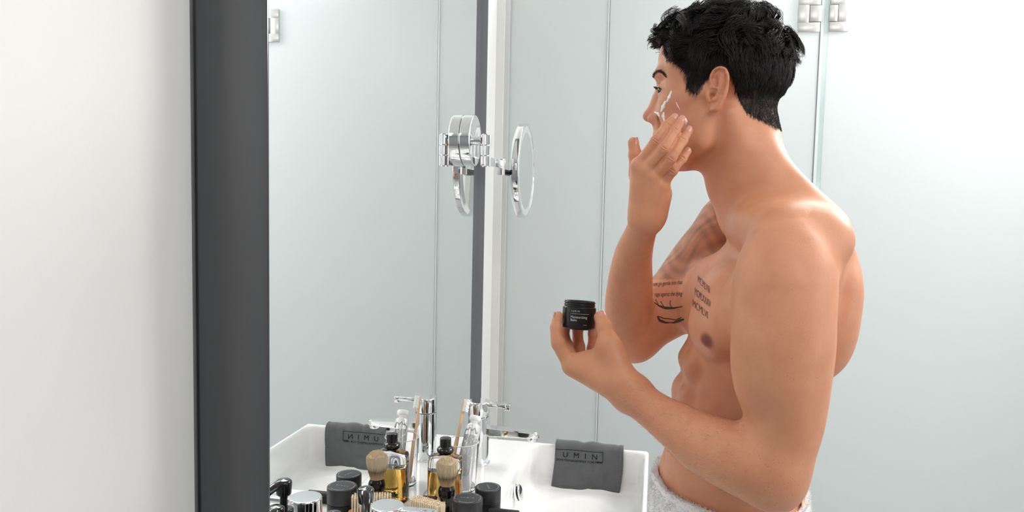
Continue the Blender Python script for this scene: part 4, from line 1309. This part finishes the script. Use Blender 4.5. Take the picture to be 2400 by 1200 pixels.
man = empty('person', (float(T0[0]), float(T0[1]), 0.0))
tag(man, 'bare chested person in a white towel holding an open black jar and touching the cheek', 'person')
def mp_(o): o.location = -man.location; return o
body = mp_(add_mesh('body', V, T3, skin, man)); set_col(body, col)
fr_ = np.full(len(V), .10)
fr_ = np.maximum(fr_, .62 * np.clip((1.06 - V[:, 1]) / .06, 0, 1) * (V[:, 0] > .49) * (V[:, 2] < 1.60))
fr_ = np.maximum(fr_, .30 * ((V[:, 2] > 1.48) & (V[:, 2] < 1.60)))
fr_[near(V, hp_(.03, 0, .0), .125)] = 0; fr_[near(V, W(1545, 400, 1.09), .09)] = .0
fat = body.data.attributes.new('Freckles', 'FLOAT', 'POINT'); fat.data.foreach_set('value', fr_.astype(np.float32))
bvh = BVHTree.FromPolygons([tuple(p) for p in V], [tuple(map(int, t)) for t in T3])
def hit(u, v, off=.0004):
    d = pixray(u, v)
    p, n, i, dist = bvh.ray_cast(Vector(CAM), Vector(d))
    if p is None: return None
    return np.array(p) + np.array(n) * off
def on_skin(p, off=.0):
    q, n, i, d = bvh.find_nearest(Vector(p))
    return np.array(q) + np.array(n) * off, np.array(n)

# ---- eyes
m_eye = attr_mat('eye', .22, .4)
for sgn in (1, -1):
    c = hp_(.0752, .0305 * sgn, 0); r_ = .0119
    v = []; f = []; cl = []; nr, ns = 24, 32
    look = HF * math.cos(.5) + HL * math.sin(.5)
    e_a = np.cross(ZZ, look); e_b = ZZ
    for j in range(nr + 1):
        a = math.pi * j / nr
        for i in range(ns):
            w = 2 * math.pi * i / ns
            bul = .0009 * math.exp(-(a / .42) ** 4)
            v.append(c + (look * math.cos(a) + (e_a * math.cos(w) + e_b * math.sin(w)) * math.sin(a)) * (r_ + bul))
            cl.append(srgb(10, 8, 7) if a < .22 else (srgb(66, 54, 34) if a < .52 else (srgb(36, 30, 24) if a < .58 else srgb(205, 188, 176))))
    for j in range(nr):
        for i in range(ns):
            k = (i + 1) % ns; f.append((j * ns + i, (j + 1) * ns + i, (j + 1) * ns + k, j * ns + k))
    o = mp_(add_mesh('eye', v, f, m_eye, man)); set_col(o, np.array(cl))

# ---- hair
m_hair = mat('dark_hair', srgb(24, 19, 18), .36, spec=.5, noise=(60, .35))
N0 = 60000
g = rng.normal(size=(N0, 3)); g /= np.linalg.norm(g, axis=1, keepdims=True)
P0 = hp_(-.004, 0, .03) + (g[:, :1] * HF * .11 + g[:, 1:2] * HL * .09 + g[:, 2:] * ZZ * .11)
HS = Field()                                  # the bare skull, for roots and for keeping hair outside it
HS.ops = [o_ for o_ in H.ops if o_[3] >= .012 and not o_[4]][:8]
def grad(fld, p, h=.001):
    return np.stack([fld(p + np.eye(3)[i] * h) - fld(p - np.eye(3)[i] * h) for i in range(3)], 1) / (2 * h)
for _ in range(6):
    G_ = grad(HS, P0); d = HS(P0)
    P0 = P0 - np.clip(d, -.02, .02)[:, None] * G_ / np.maximum(np.sum(G_ * G_, 1), .3)[:, None]
ok = (np.abs(HS(P0)) < .0012) & on_scalp(P0) & ((P0 - HC) @ ZZ > -.005)
P0 = P0[ok][:9800]
# short sides and nape: roots on the skin itself, dense
tc_ = V[T3].mean(1); tsel = near(tc_, HC, .17); tri_ = T3[tsel]; tri_ = tri_[on_scalp(tc_[tsel]) & ((tc_[tsel] - HC) @ ZZ < .045)]
ar = np.linalg.norm(np.cross(V[tri_[:, 1]] - V[tri_[:, 0]], V[tri_[:, 2]] - V[tri_[:, 0]]), axis=1)
pick = tri_[rng.choice(len(tri_), 8800, p=ar / ar.sum())]
b1, b2 = rng.random((2, 8800, 1)); fl_ = b1 + b2 > 1; b1 = np.where(fl_, 1 - b1, b1); b2 = np.where(fl_, 1 - b2, b2)
ex = V[pick[:, 0]] * (1 - b1 - b2) + V[pick[:, 1]] * b1 + V[pick[:, 2]] * b2
P0 = np.concatenate([P0, ex])
Nn = grad(B, P0); Nn /= np.linalg.norm(Nn, axis=1, keepdims=True) + 1e-9
q = P0 - HC; Fq, Lq, Uq = q @ HF, q @ HL, q @ ZZ
sm = lambda x, a, b: np.clip((x - a) / (b - a), 0, 1) ** 2 * (3 - 2 * np.clip((x - a) / (b - a), 0, 1))
side_f = sm(-Fq, -.01, .05)                       # towards the back of the head
topw = sm(Uq - .012 * side_f, .030, .070)         # long hair on top, short sides and nape
front = sm(Fq, .03, .08)
length = .006 + .012 * sm(Uq, -.035, .03) + .024 * topw + .004 * topw * front
vol = .0016 + .0045 * sm(Uq, -.02, .035) + .0105 * topw + .004 * topw * front
crown = np.array([-.060, -.01, .112])
rel = np.stack([Fq, Lq, Uq], 1) - crown
fl = rel / (np.linalg.norm(rel, axis=1, keepdims=True) + 1e-6)
fl[:, 0] += .25 * topw; fl[:, 2] -= .8 * (1 - topw); fl[:, 1] += .45 * topw
fl[:, 0] -= .35 * (1 - topw)
fr_w = (topw * sm(Fq, .035, .075))[:, None]
fl = fl * (1 - fr_w) + np.array([.22, .85, -.08]) * fr_w
flow = fl[:, :1] * HF + fl[:, 1:2] * HL + fl[:, 2:] * ZZ
flow -= Nn * np.sum(flow * Nn, 1, keepdims=True); flow /= np.linalg.norm(flow, axis=1, keepdims=True) + 1e-9
# locks
NC = 360
ci = rng.choice(len(P0), NC, replace=False)
cl_ = np.concatenate([np.argmin(((P0[a_:a_ + 4000, None, :] - P0[ci][None]) ** 2).sum(2), 1) for a_ in range(0, len(P0), 4000)])
cph = rng.random(NC) * 6.283; cfr = rng.uniform(.8, 1.5, NC) * rng.choice([-1, 1], NC); camp = rng.uniform(.7, 1.5, NC); clen = rng.uniform(.8, 1.2, NC); cvol = rng.uniform(.55, 1.3, NC); ctw = rng.normal(0, .5, NC)
K = 12
def grow(root, nrm, flw, ln, vl, ph, fr, amp, k=K):
    t = np.linspace(0, 1, k)[None, :, None]
    sd = np.cross(nrm, flw)
    lift = vl[:, None, None] * (1 - (1 - t) ** 2.4) * (1 - .45 * t ** 2)
    wav = amp[:, None, None] * t ** .7
    A = (ph[:, None] + t[..., 0] * 6.0 * fr[:, None])[..., None]
    return root[:, None] + nrm[:, None] * (lift + .8 * wav * (np.sin(A) - np.sin(ph)[:, None, None] * (1 - t)) * (1 - .3 * t)) + flw[:, None] * (ln[:, None, None] * t ** 1.1) + sd[:, None] * wav * (np.cos(A) - np.cos(ph)[:, None, None] * (1 - t))
tw = ctw[cl_] * (.3 + .7 * topw)
sd_ = np.cross(Nn, flow)
flow2 = flow * np.cos(tw)[:, None] + sd_ * np.sin(tw)[:, None]
am = length * (.06 + .13 * topw)
nP = len(P0)
cgrow = grow(P0[ci], Nn[ci], flow2[ci], length[ci] * clen, vol[ci] * cvol, cph, cfr, camp * am[ci])
own = grow(P0, Nn, flow2, length * clen[cl_] * rng.uniform(.8, 1.12, nP), vol * cvol[cl_] * rng.uniform(.7, 1.15, nP), cph[cl_] + rng.normal(0, .3, nP), cfr[cl_], camp[cl_] * am)
kk = np.linspace(0, 1, K)[None, :, None]
pull = (.55 * kk) * (.1 + .9 * topw)[:, None, None]
S_ = own * (1 - pull) + (cgrow[cl_] + (P0 - P0[ci][cl_])[:, None] * .35) * pull
flat_ = S_.reshape(-1, 3)
lo_ = np.repeat(topw, K) * 0 + np.tile(np.linspace(.0, .0016, K), nP)
hi_ = np.repeat(.0045 + .0085 * sm(Uq, -.02, .04) + .0115 * topw + .004 * topw * front, K)
onsk = np.repeat(np.abs(HS(P0)) < .003, K)
for _ in range(3):                              # keep every hair close to, but outside, the head
    d = HS(flat_); bad = onsk & ((d < lo_) | ((d > hi_) & (d < .06)))
    if not bad.any(): break
    pb = flat_[bad]; db = d[bad]; G_ = grad(HS, pb)
    mv = np.where(db < lo_[bad], lo_[bad] - db, (hi_[bad] - db) * .75)
    flat_[bad] = pb + mv[:, None] * G_ / np.maximum(np.sum(G_ * G_, 1), .3)[:, None]
S_ = flat_.reshape(S_.shape)
S_[:, 0] = P0 - Nn * .0008
for _ in range(2): S_[:, 1:-1] = .5 * S_[:, 1:-1] + .25 * (S_[:, :-2] + S_[:, 2:])
# cut the hair along the hairline
CLIP = [(1538, 122), (1565, 138), (1590, 157), (1606, 174), (1603, 200), (1616, 220), (1628, 228), (1642, 212), (1656, 194), (1668, 178), (1680, 162), (1694, 152), (1706, 158), (1712, 185), (1718, 208), (1728, 240), (1745, 268), (1772, 286), (1800, 298), (1822, 308), (1900, 308), (1920, 100), (1860, -80), (1600, -100), (1500, -20), (1519, 60), (1520, 95)]
jit = rng.normal(0, 5, (nP, 1, 2))
ll = (S_ - HC) @ HL
Sm = S_ + HL * (np.abs(ll) - ll)[..., None]
inside = in_poly((pix(Sm.reshape(-1, 3)).reshape(nP, K, 2) + jit).reshape(-1, 2), CLIP).reshape(nP, K)
alive = np.cumprod(inside, 1).astype(bool); alive[:, :2] = True
for k_ in range(2, K):
    S_[:, k_] = np.where(alive[:, k_:k_ + 1], S_[:, k_], S_[:, k_ - 1] + (S_[:, k_ - 1] - S_[:, k_ - 2]) * .05)
S_ = S_[inside[:, 1]]; topw = topw[inside[:, 1]]
rad = np.linspace(1, .3, K)[None] * (.00029 + .00025 * topw)[:, None]
mp_(strands('hair', S_, rad, m_hair, man))

# ---- eyebrows and lashes
def brow_path(a):
    pts = np.array([(1531.5, 184), (1534, 175), (1540, 168), (1547, 168), (1554, 173), (1560, 180)], float)
    t = a * 5; j = min(int(t), 4); return pts[j] * (1 - (t - j)) + pts[j + 1] * (t - j)
def brow(sgn, n=430):
    out_ = []
    while len(out_) < n:
        a = rng.random(); c_ = brow_path(a) + rng.normal(0, 1, 2) * np.array([.8, 1.9 * (1.1 - .85 * a)])
        p = hit(*c_, .0001)
        if p is None: continue
        if sgn < 0:
            q_ = p - HC; p = p - 2 * HL * (q_ @ HL)
        p, n_ = on_skin(p, .0001)
        d = HL * sgn * (.35 + .6 * a) - HF * (.15 + .75 * a) + ZZ * (.85 - 1.35 * a) + rng.normal(0, .15, 3); d -= n_ * (d @ n_); d /= np.linalg.norm(d)
        L_ = rng.uniform(.0032, .0056)
        out_.append([p, p + d * L_ * .5 + n_ * .0008, p + d * L_ + n_ * .0006])
    return out_
m_brow = mat('brow_hair', srgb(66, 47, 38), .5, spec=.3, noise=(50, .2))
for sgn in (1, -1):
    mp_(strands('eyebrow', np.array(brow(sgn)), np.array([.00013, .00012, .00005]), m_brow, man))
for sgn in (1, -1):
    lash = []
    for i in range(46):
        a = i / 45
        p = hp_(.0882 - .002 * a - .0105 * a ** 2.2, (.020 + .0235 * a) * sgn, .0036 - .0036 * abs(a - .42) ** 1.6)
        p, n_ = on_skin(p, .0002)
        d = HF * .8 + HL * sgn * (.1 + .55 * a) + ZZ * .12
        d /= np.linalg.norm(d)
        lash.append([p, p + d * .0045 - ZZ * .0004, p + d * .0085 + ZZ * .0010])
    tag(mp_(strands('eyelashes', np.array(lash), np.array([.00018, .00014, .00005]), m_brow, man)), kind='stuff')

# ---- hair of the forearms
m_armhair = mat('arm_hair', srgb(140, 95, 70), .5, spec=.3, noise=(50, .2))
def arm_hair(name, a, b, r0, r1, n, seed, dirn, ln):
    rg = np.random.default_rng(seed); ax_ = b - a; L_ = np.linalg.norm(ax_); ax_ = ax_ / L_
    e = np.cross(ax_, ZZ); e /= np.linalg.norm(e); e2 = np.cross(ax_, e)
    out_ = []
    for _ in range(n):
        t = rg.random(); w = rg.random() * 6.283
        p, n_ = on_skin(a + ax_ * L_ * t + (e * math.cos(w) + e2 * math.sin(w)) * (r0 + (r1 - r0) * t), 0)
        d = dirn * .9 + rg.normal(0, .35, 3) - ZZ * .3; d -= n_ * (d @ n_) * .85; d /= np.linalg.norm(d) + 1e-9
        l = ln * rg.uniform(.5, 1.2)
        out_.append([p, p + d * l * .5 + n_ * l * .16, p + d * l + n_ * l * .14])
    return mp_(strands(name, np.array(out_), np.array([.000045, .00004, .000025]), m_armhair, man))
arm_hair('arm_hair', W(1760, 1080, .97), wr, .045, .026, 1500, 3, (wr - W(1760, 1080, .97)) / .2, .0075)
arm_hair('arm_hair', W(1475, 720, 1.228), W(1500, 550, 1.13), .040, .025, 260, 4, -ZZ * .4 + np.array([-.6, -.2, 0]), .006)

# ---- finger nails
m_nail = mat('nail', srgb(222, 160, 140), .18, spec=.5, noise=(80, .03), coat=.3)
def nail(tip, prev, r, dorsal, w=.0049, l=.0062):
    d = tip - prev; d = d / np.linalg.norm(d)
    n_ = A3(dorsal) - d * (A3(dorsal) @ d); n_ /= np.linalg.norm(n_); s_ = np.cross(d, n_)
    rows = []
    for i in range(9):
        a = -1 + 2 * i / 8
        row = []
        for j in range(9):
            b = -1 + 2 * j / 8
            m = max(abs(a), abs(b)); rr = math.hypot(a, b)
            k = m / rr if rr > 1e-6 else 1
            k = k * .55 + .45
            x, y = a * k * w, b * k * l
            hgt = r * 1.02 * math.sqrt(max(.05, 1 - (x / (r * 1.12)) ** 2)) + .0002 - .0010 * (y / l) ** 2 * (1 if y < 0 else .4)
            row.append(tip - d * .0006 + d * y + s_ * x + n_ * hgt)
        rows.append(row)
    b = MB().grid(rows)
    return mp_(b.build('fingernail', m_nail, man, sharp=None))
cd = np.array([0, -1.0, .05])
for kx in 'imrp':
    nail(FR[kx][-1], FR[kx][-2], RR[kx][-1], cd + np.array([-.25, 0, .35]), .0046 if kx != 'p' else .0038, .0058 if kx != 'p' else .0048)
nail(TR[-1], TR[-2], .0078, np.array([.85, -.5, .1]), .0055, .0068)
nail(TLh[-1], TLh[-2], .0092, np.array([.45, -.85, .45]), .0055, .0066)
for kx in 'imrp':
    nail(FL[kx][-1], FL[kx][-2], RL[kx][-1], {'i': np.array([-1, -.3, 0]), 'm': np.array([-.7, .8, 0]), 'r': np.array([0, 1, 0]), 'p': np.array([.5, 1, 0])}[kx])

# ---- tattoos: lettering lying on the skin
m_tat = mat('tattoo_ink', srgb(98, 76, 68), .55, spec=.3, noise=(300, .15))
def skin_text(s, p0, p1, h, spacing=1.0, shear=0.0, mtl=m_tat):
    v, f = text2d(s, 1.0, 'LEFT', spacing, shear)
    va = np.array(v); x0, x1 = va[:, 0].min(), va[:, 0].max(); y0, y1 = va[:, 1].min(), va[:, 1].max()
    v, f = split_long(v, f, (x1 - x0) / 40)
    out_ = []; good = []
    for x, y in v:
        a = (x - x0) / (x1 - x0); bb = (y - y0) / (y1 - y0)
        u_ = p0[0] + a * (p1[0] - p0[0]); w_ = p0[1] + a * (p1[1] - p0[1]) - bb * h
        q_ = hit(u_, w_, .0005); good.append(q_ is not None); out_.append(q_ if q_ is not None else np.zeros(3))
    f = [q_ for q_ in f if all(good[i] for i in q_) and max(np.linalg.norm(out_[q_[0]] - out_[i]) for i in q_) < .02]
    return tag(mp_(add_mesh('tattoo', out_, f, mtl, man, False)), kind='stuff')
skin_text('MCMLVIII', (1636, 662), (1664, 689), 17)
skin_text('MCMLXXXIV', (1629, 691), (1666, 722), 17)
skin_text('MCMLVI', (1624, 718), (1659, 747), 17)
m_tat2 = mat('script_tattoo_ink', srgb(84, 64, 56), .55, spec=.3, noise=(300, .15))
skin_text('not go gentle into that', (1531, 674), (1600, 669), 13, .95, .3, m_tat2)
skin_text('rage against the dying', (1534, 698), (1600, 696), 13, .95, .3, m_tat2)
def skin_stroke(pts, wpx, mtl=m_tat, name='tattoo', off=.0005, n=40):
    pts = [np.array(p, float) for p in pts]; v = []; f = []
    sg = len(pts) - 1
    rows = []
    for i in range(n + 1):
        t = i / n * sg; j = min(int(t), sg - 1); a = t - j
        p = pts[j] * (1 - a) + pts[j + 1] * a
        j2 = min(j + 1, sg); d = pts[j2] - pts[max(j2 - 1, 0)]; nn_ = np.array([-d[1], d[0]]); nn_ /= np.linalg.norm(nn_) + 1e-9
        w_ = (wpx if not callable(wpx) else wpx(i / n)) / 2
        row = [hit(*(p + nn_ * w_ * k_), off) for k_ in (-1, -.33, .33, 1)]
        rows.append(row)
    for r_ in rows: v += [q_ if q_ is not None else np.zeros(3) for q_ in r_]
    flat = [q_ for r_ in rows for q_ in r_]
    for i in range(n):
        for k_ in range(3):
            ids = (i * 4 + k_, i * 4 + k_ + 1, i * 4 + k_ + 5, i * 4 + k_ + 4)
            if all(flat[q_] is not None for q_ in ids) and max(np.linalg.norm(v[ids[0]] - v[q_]) for q_ in ids) < .02: f.append(ids)
    return mp_(add_mesh(name, v, f, mtl, man, True))
skin_stroke([(1533, 709), (1545, 717), (1560, 722), (1580, 722), (1600, 718)], lambda t: 1.8 + 4.2 * math.sin(t * 3.1) ** 2, m_tat2)
skin_stroke([(1540, 741), (1546, 751), (1560, 756), (1578, 756), (1592, 752), (1604, 748)], lambda t: 1.8 + 4 * abs(math.sin(t * 6)), m_tat2)
skin_stroke([(1548, 706), (1553, 714), (1556, 720)], 1.6, m_tat)
skin_stroke([(1572, 704), (1570, 712), (1574, 720)], 1.6, m_tat)
skin_stroke([(1536, 702), (1539, 707), (1543, 714)], 1.6, m_tat)
skin_stroke([(1541, 741), (1556, 746), (1570, 747), (1584, 750), (1598, 744)], 2.0, m_tat2)

# ---- cream on the cheek
m_cream = mat('white_cream', srgb(250, 249, 246), .25, spec=.5, noise=(60, .01))
def cream(pts, w_, h=.0011):
    n = 26; pts = [np.array(p, float) for p in pts]; sg = len(pts) - 1; rows = []
    for i in range(n + 1):
        t = i / n * sg; j = min(int(t), sg - 1); a = t - j
        p = pts[j] * (1 - a) + pts[j + 1] * a; d = pts[j + 1] - pts[j]; nn_ = np.array([-d[1], d[0]]); nn_ /= np.linalg.norm(nn_)
        ww = w_ * math.sin(math.pi * min(.97, max(.03, i / n))) ** .5 * (1 + .18 * math.sin(i * .6))
        row = []
        for k_ in range(7):
            c_ = -1 + 2 * k_ / 6
            row.append(hit(*(p + nn_ * ww / 2 * c_), -.0002 + h * max(0, 1 - c_ * c_) ** .6 * math.sin(math.pi * min(.97, max(.03, i / n))) ** .5))
        rows.append(row)
    if any(q_ is None for r_ in rows for q_ in r_): return
    mp_(MB().grid(rows).build('face_cream', m_cream, man, sharp=None))
cream([(1574, 212), (1568, 228), (1562, 240)], 6)
cream([(1560, 236), (1554, 250), (1549, 262)], 8)
cream([(1533, 262), (1541, 266), (1545, 274)], 6)
cream([(1584, 238), (1588, 248), (1594, 258)], 2.5, .0006)
cream([(1556, 262), (1554, 272), (1557, 284)], 7, .0006)
cream([(1605, 275), (1609, 284), (1607, 293)], 5, .0014)

# ---- towel round the hips
m_terry = mat('white_terry', srgb(247, 248, 248), .95, spec=.1, noise=(400, .03), bump=(900, .5), sheen=.3)
WR = []
for i in range(160):                        # girth of the waist just under the towel's edge
    a = 2 * math.pi * i / 160; dr = TF * math.cos(a) + TL * math.sin(a)
    rs = []
    for z_ in (1.10, 1.115, 1.13):
        h_ = bvh.ray_cast(Vector(tp_(.046, 0, z_)), Vector(dr))
        rs.append(h_[3] if h_[0] is not None else .12)
    WR.append(max(rs))
WR = np.array(WR); WR = np.minimum(WR, .162)
for _ in range(3): WR = .5 * WR + .25 * (np.roll(WR, 1) + np.roll(WR, -1))
def waist(a, z, g):
    c, s_ = math.cos(a), math.sin(a)
    w_ = min(1.0, max(0.0, (1.05 - z) / .12)) if g < 1 else 1.0
    i0 = (a / (2 * math.pi) * 160) % 160; i1 = int(i0); f0 = i0 - i1
    rb = WR[i1 % 160] * (1 - f0) + WR[(i1 + 1) % 160] * f0
    el_ = np.array([(.108 + g) * c, (.153 + g) * s_]); bd = np.array([c * 1.0, s_ * 1.0]) * (rb + g)
    q2 = el_ * w_ + bd * (1 - w_)
    p = tp_(.046 + q2[0], q2[1], z)
    if z < .93 and g < 1: p[0] = max(p[0], .5045 + .004 * abs(s_))
    return p
ztop = 1.135
def topz(a): return ztop + .004 * math.sin(a * 2 + .6) + .002 * math.sin(a * 7)
rows = []
prof = [(0.0, -.002), (.003, .0025), (0.0, .007), (-.012, .009), (-.05, .011), (-.12, .013), (-.22, .016), (-.40, .020), (-.62, .026)]
NA = 160
for dz, g_ in [(-.05, -.006), (-.012, .000)] + prof:
    rows.append([waist(2 * math.pi * i / NA, topz(2 * math.pi * i / NA) + dz, g_ + .0022 * math.sin(i * .55 + dz * 40) * (1 if dz < -.03 else .3)) for i in range(NA)])
mp_(MB().grid(rows, close=True).build('bath_towel', m_terry, man, sharp=None))
fz = []
for i in range(15000):
    a = rng.random() * 6.283; dz = -.16 * rng.random() ** 2.2 + .004
    g_ = .0025 if dz > 0 else .0088 + .003 * min(1, -dz / .05)
    if dz > -.006: g_ = .000 + .008 * rng.random()
    p = waist(a, topz(a) + dz, g_); nrm = waist(a, 0, 1) - waist(a, 0, 0); nrm[2] = 0; nrm /= np.linalg.norm(nrm)
    d = nrm * rng.uniform(.3, 1) + ZZ * (rng.uniform(.5, 1.2) if dz > -.008 else rng.uniform(-.6, .5)) + rng.normal(0, .4, 3); d /= np.linalg.norm(d)
    l_ = rng.uniform(.0014, .0030)
    fz.append([p, p + d * l_ * .6, p + d * l_ + rng.normal(0, .0005, 3)])
tag(mp_(strands('towel_pile', np.array(fz), np.array([.00035, .0003, .0002]), m_terry, man)), kind='stuff')
# legs below the towel
for sgn in (1, -1):
    b = MB()
    b.sweep([tp_(.045, .085 * sgn, 1.02), tp_(.05, .088 * sgn, .75), tp_(.055, .09 * sgn, .50), tp_(.045, .092 * sgn, .36), tp_(.035, .094 * sgn, .10), tp_(.04, .095 * sgn, .045)], [.074, .066, .050, .054, .036, .036], 24, up=(1, 0, 0))
    b.sweep([tp_(-.03, .096 * sgn, .036), tp_(.04, .096 * sgn, .038), tp_(.14, .10 * sgn, .026), tp_(.20, .104 * sgn, .014)], [.03, .036, .042, .028], 20, flat=[.95, .95, .58, .45])
    o = mp_(b.build('leg', skin, man)); set_col(o, np.tile(base, (len(o.data.vertices), 1)))

# ================================================================== open jar held in the left hand
jar = empty('open_jar', tuple(JC)); jar.rotation_euler = (math.radians(-6), math.radians(1.5), 0); tag(jar, 'open matt black balm jar held up in the left hand', 'jar')
m_jar = mat('jar_black', srgb(22, 22, 24), .36, spec=.45, noise=(20, .06))
jr = .0243
b = MB().lathe(rc([(0, -.0195), (jr - .003, -.0195), (jr, -.0165), (jr, .0118), (jr - .0006, .0128), (jr - .0022, .0135), (jr - .0022, .0145), (jr - .0022, .0215), (jr - .0030, .0222), (jr - .0042, .0222), (jr - .0045, .0130), (0, .0130)], .0006), 72)
b.build('jar_body', m_jar, jar)
for z0 in (.0158, .0192):
    pts = [((jr - .0019) * math.cos(2 * math.pi * i / 64), (jr - .0019) * math.sin(2 * math.pi * i / 64), z0 + .0008 * (i / 64)) for i in range(61)]
    MB().sweep(pts, .0007, 8).build('thread', m_jar, jar)
MB().lathe([(0, .0150), (jr - .0048, .0145), (jr - .0046, .0132), (0, .0131)], 48).build('balm', m_cream, jar)
ja = math.atan2(CAM[1] - JC[1], CAM[0] - JC[0])
def jar_text(s, size, dx, z, al='LEFT', spacing=1.0, rot=False):
    v, f = split_long(*text2d(s, size, al, spacing), size * .5)
    o = []
    for x, y in v:
        if rot: x, y = -y, x
        a = ja + (dx + x) / jr
        o.append(((jr + .00015) * math.cos(a), (jr + .00015) * math.sin(a), z + y))
    b = MB(); b.add(o, f); return b.build('print', m_txt, jar, smooth=False)
jar_text('LUMIN', .0033, -.0125, .0072, spacing=1.5)
jar_text('Moisturizing', .0050, -.0125, -.0012)
jar_text('Balm', .0050, -.0125, -.0056)
jar_text('1.7 fl oz', .0018, .0065, -.0120)
jar_text('SKIN MANAGEMENT FOR MEN', .0016, -.0262, -.001, 'CENTER', 1.0, True)
pts = [((jr + .0001) * math.cos(ja + a), (jr + .0001) * math.sin(ja + a), .0036) for a in np.linspace(-.52, .62, 30)]
MB().sweep(pts, .00018, 6).build('ruled_line', m_txt, jar)
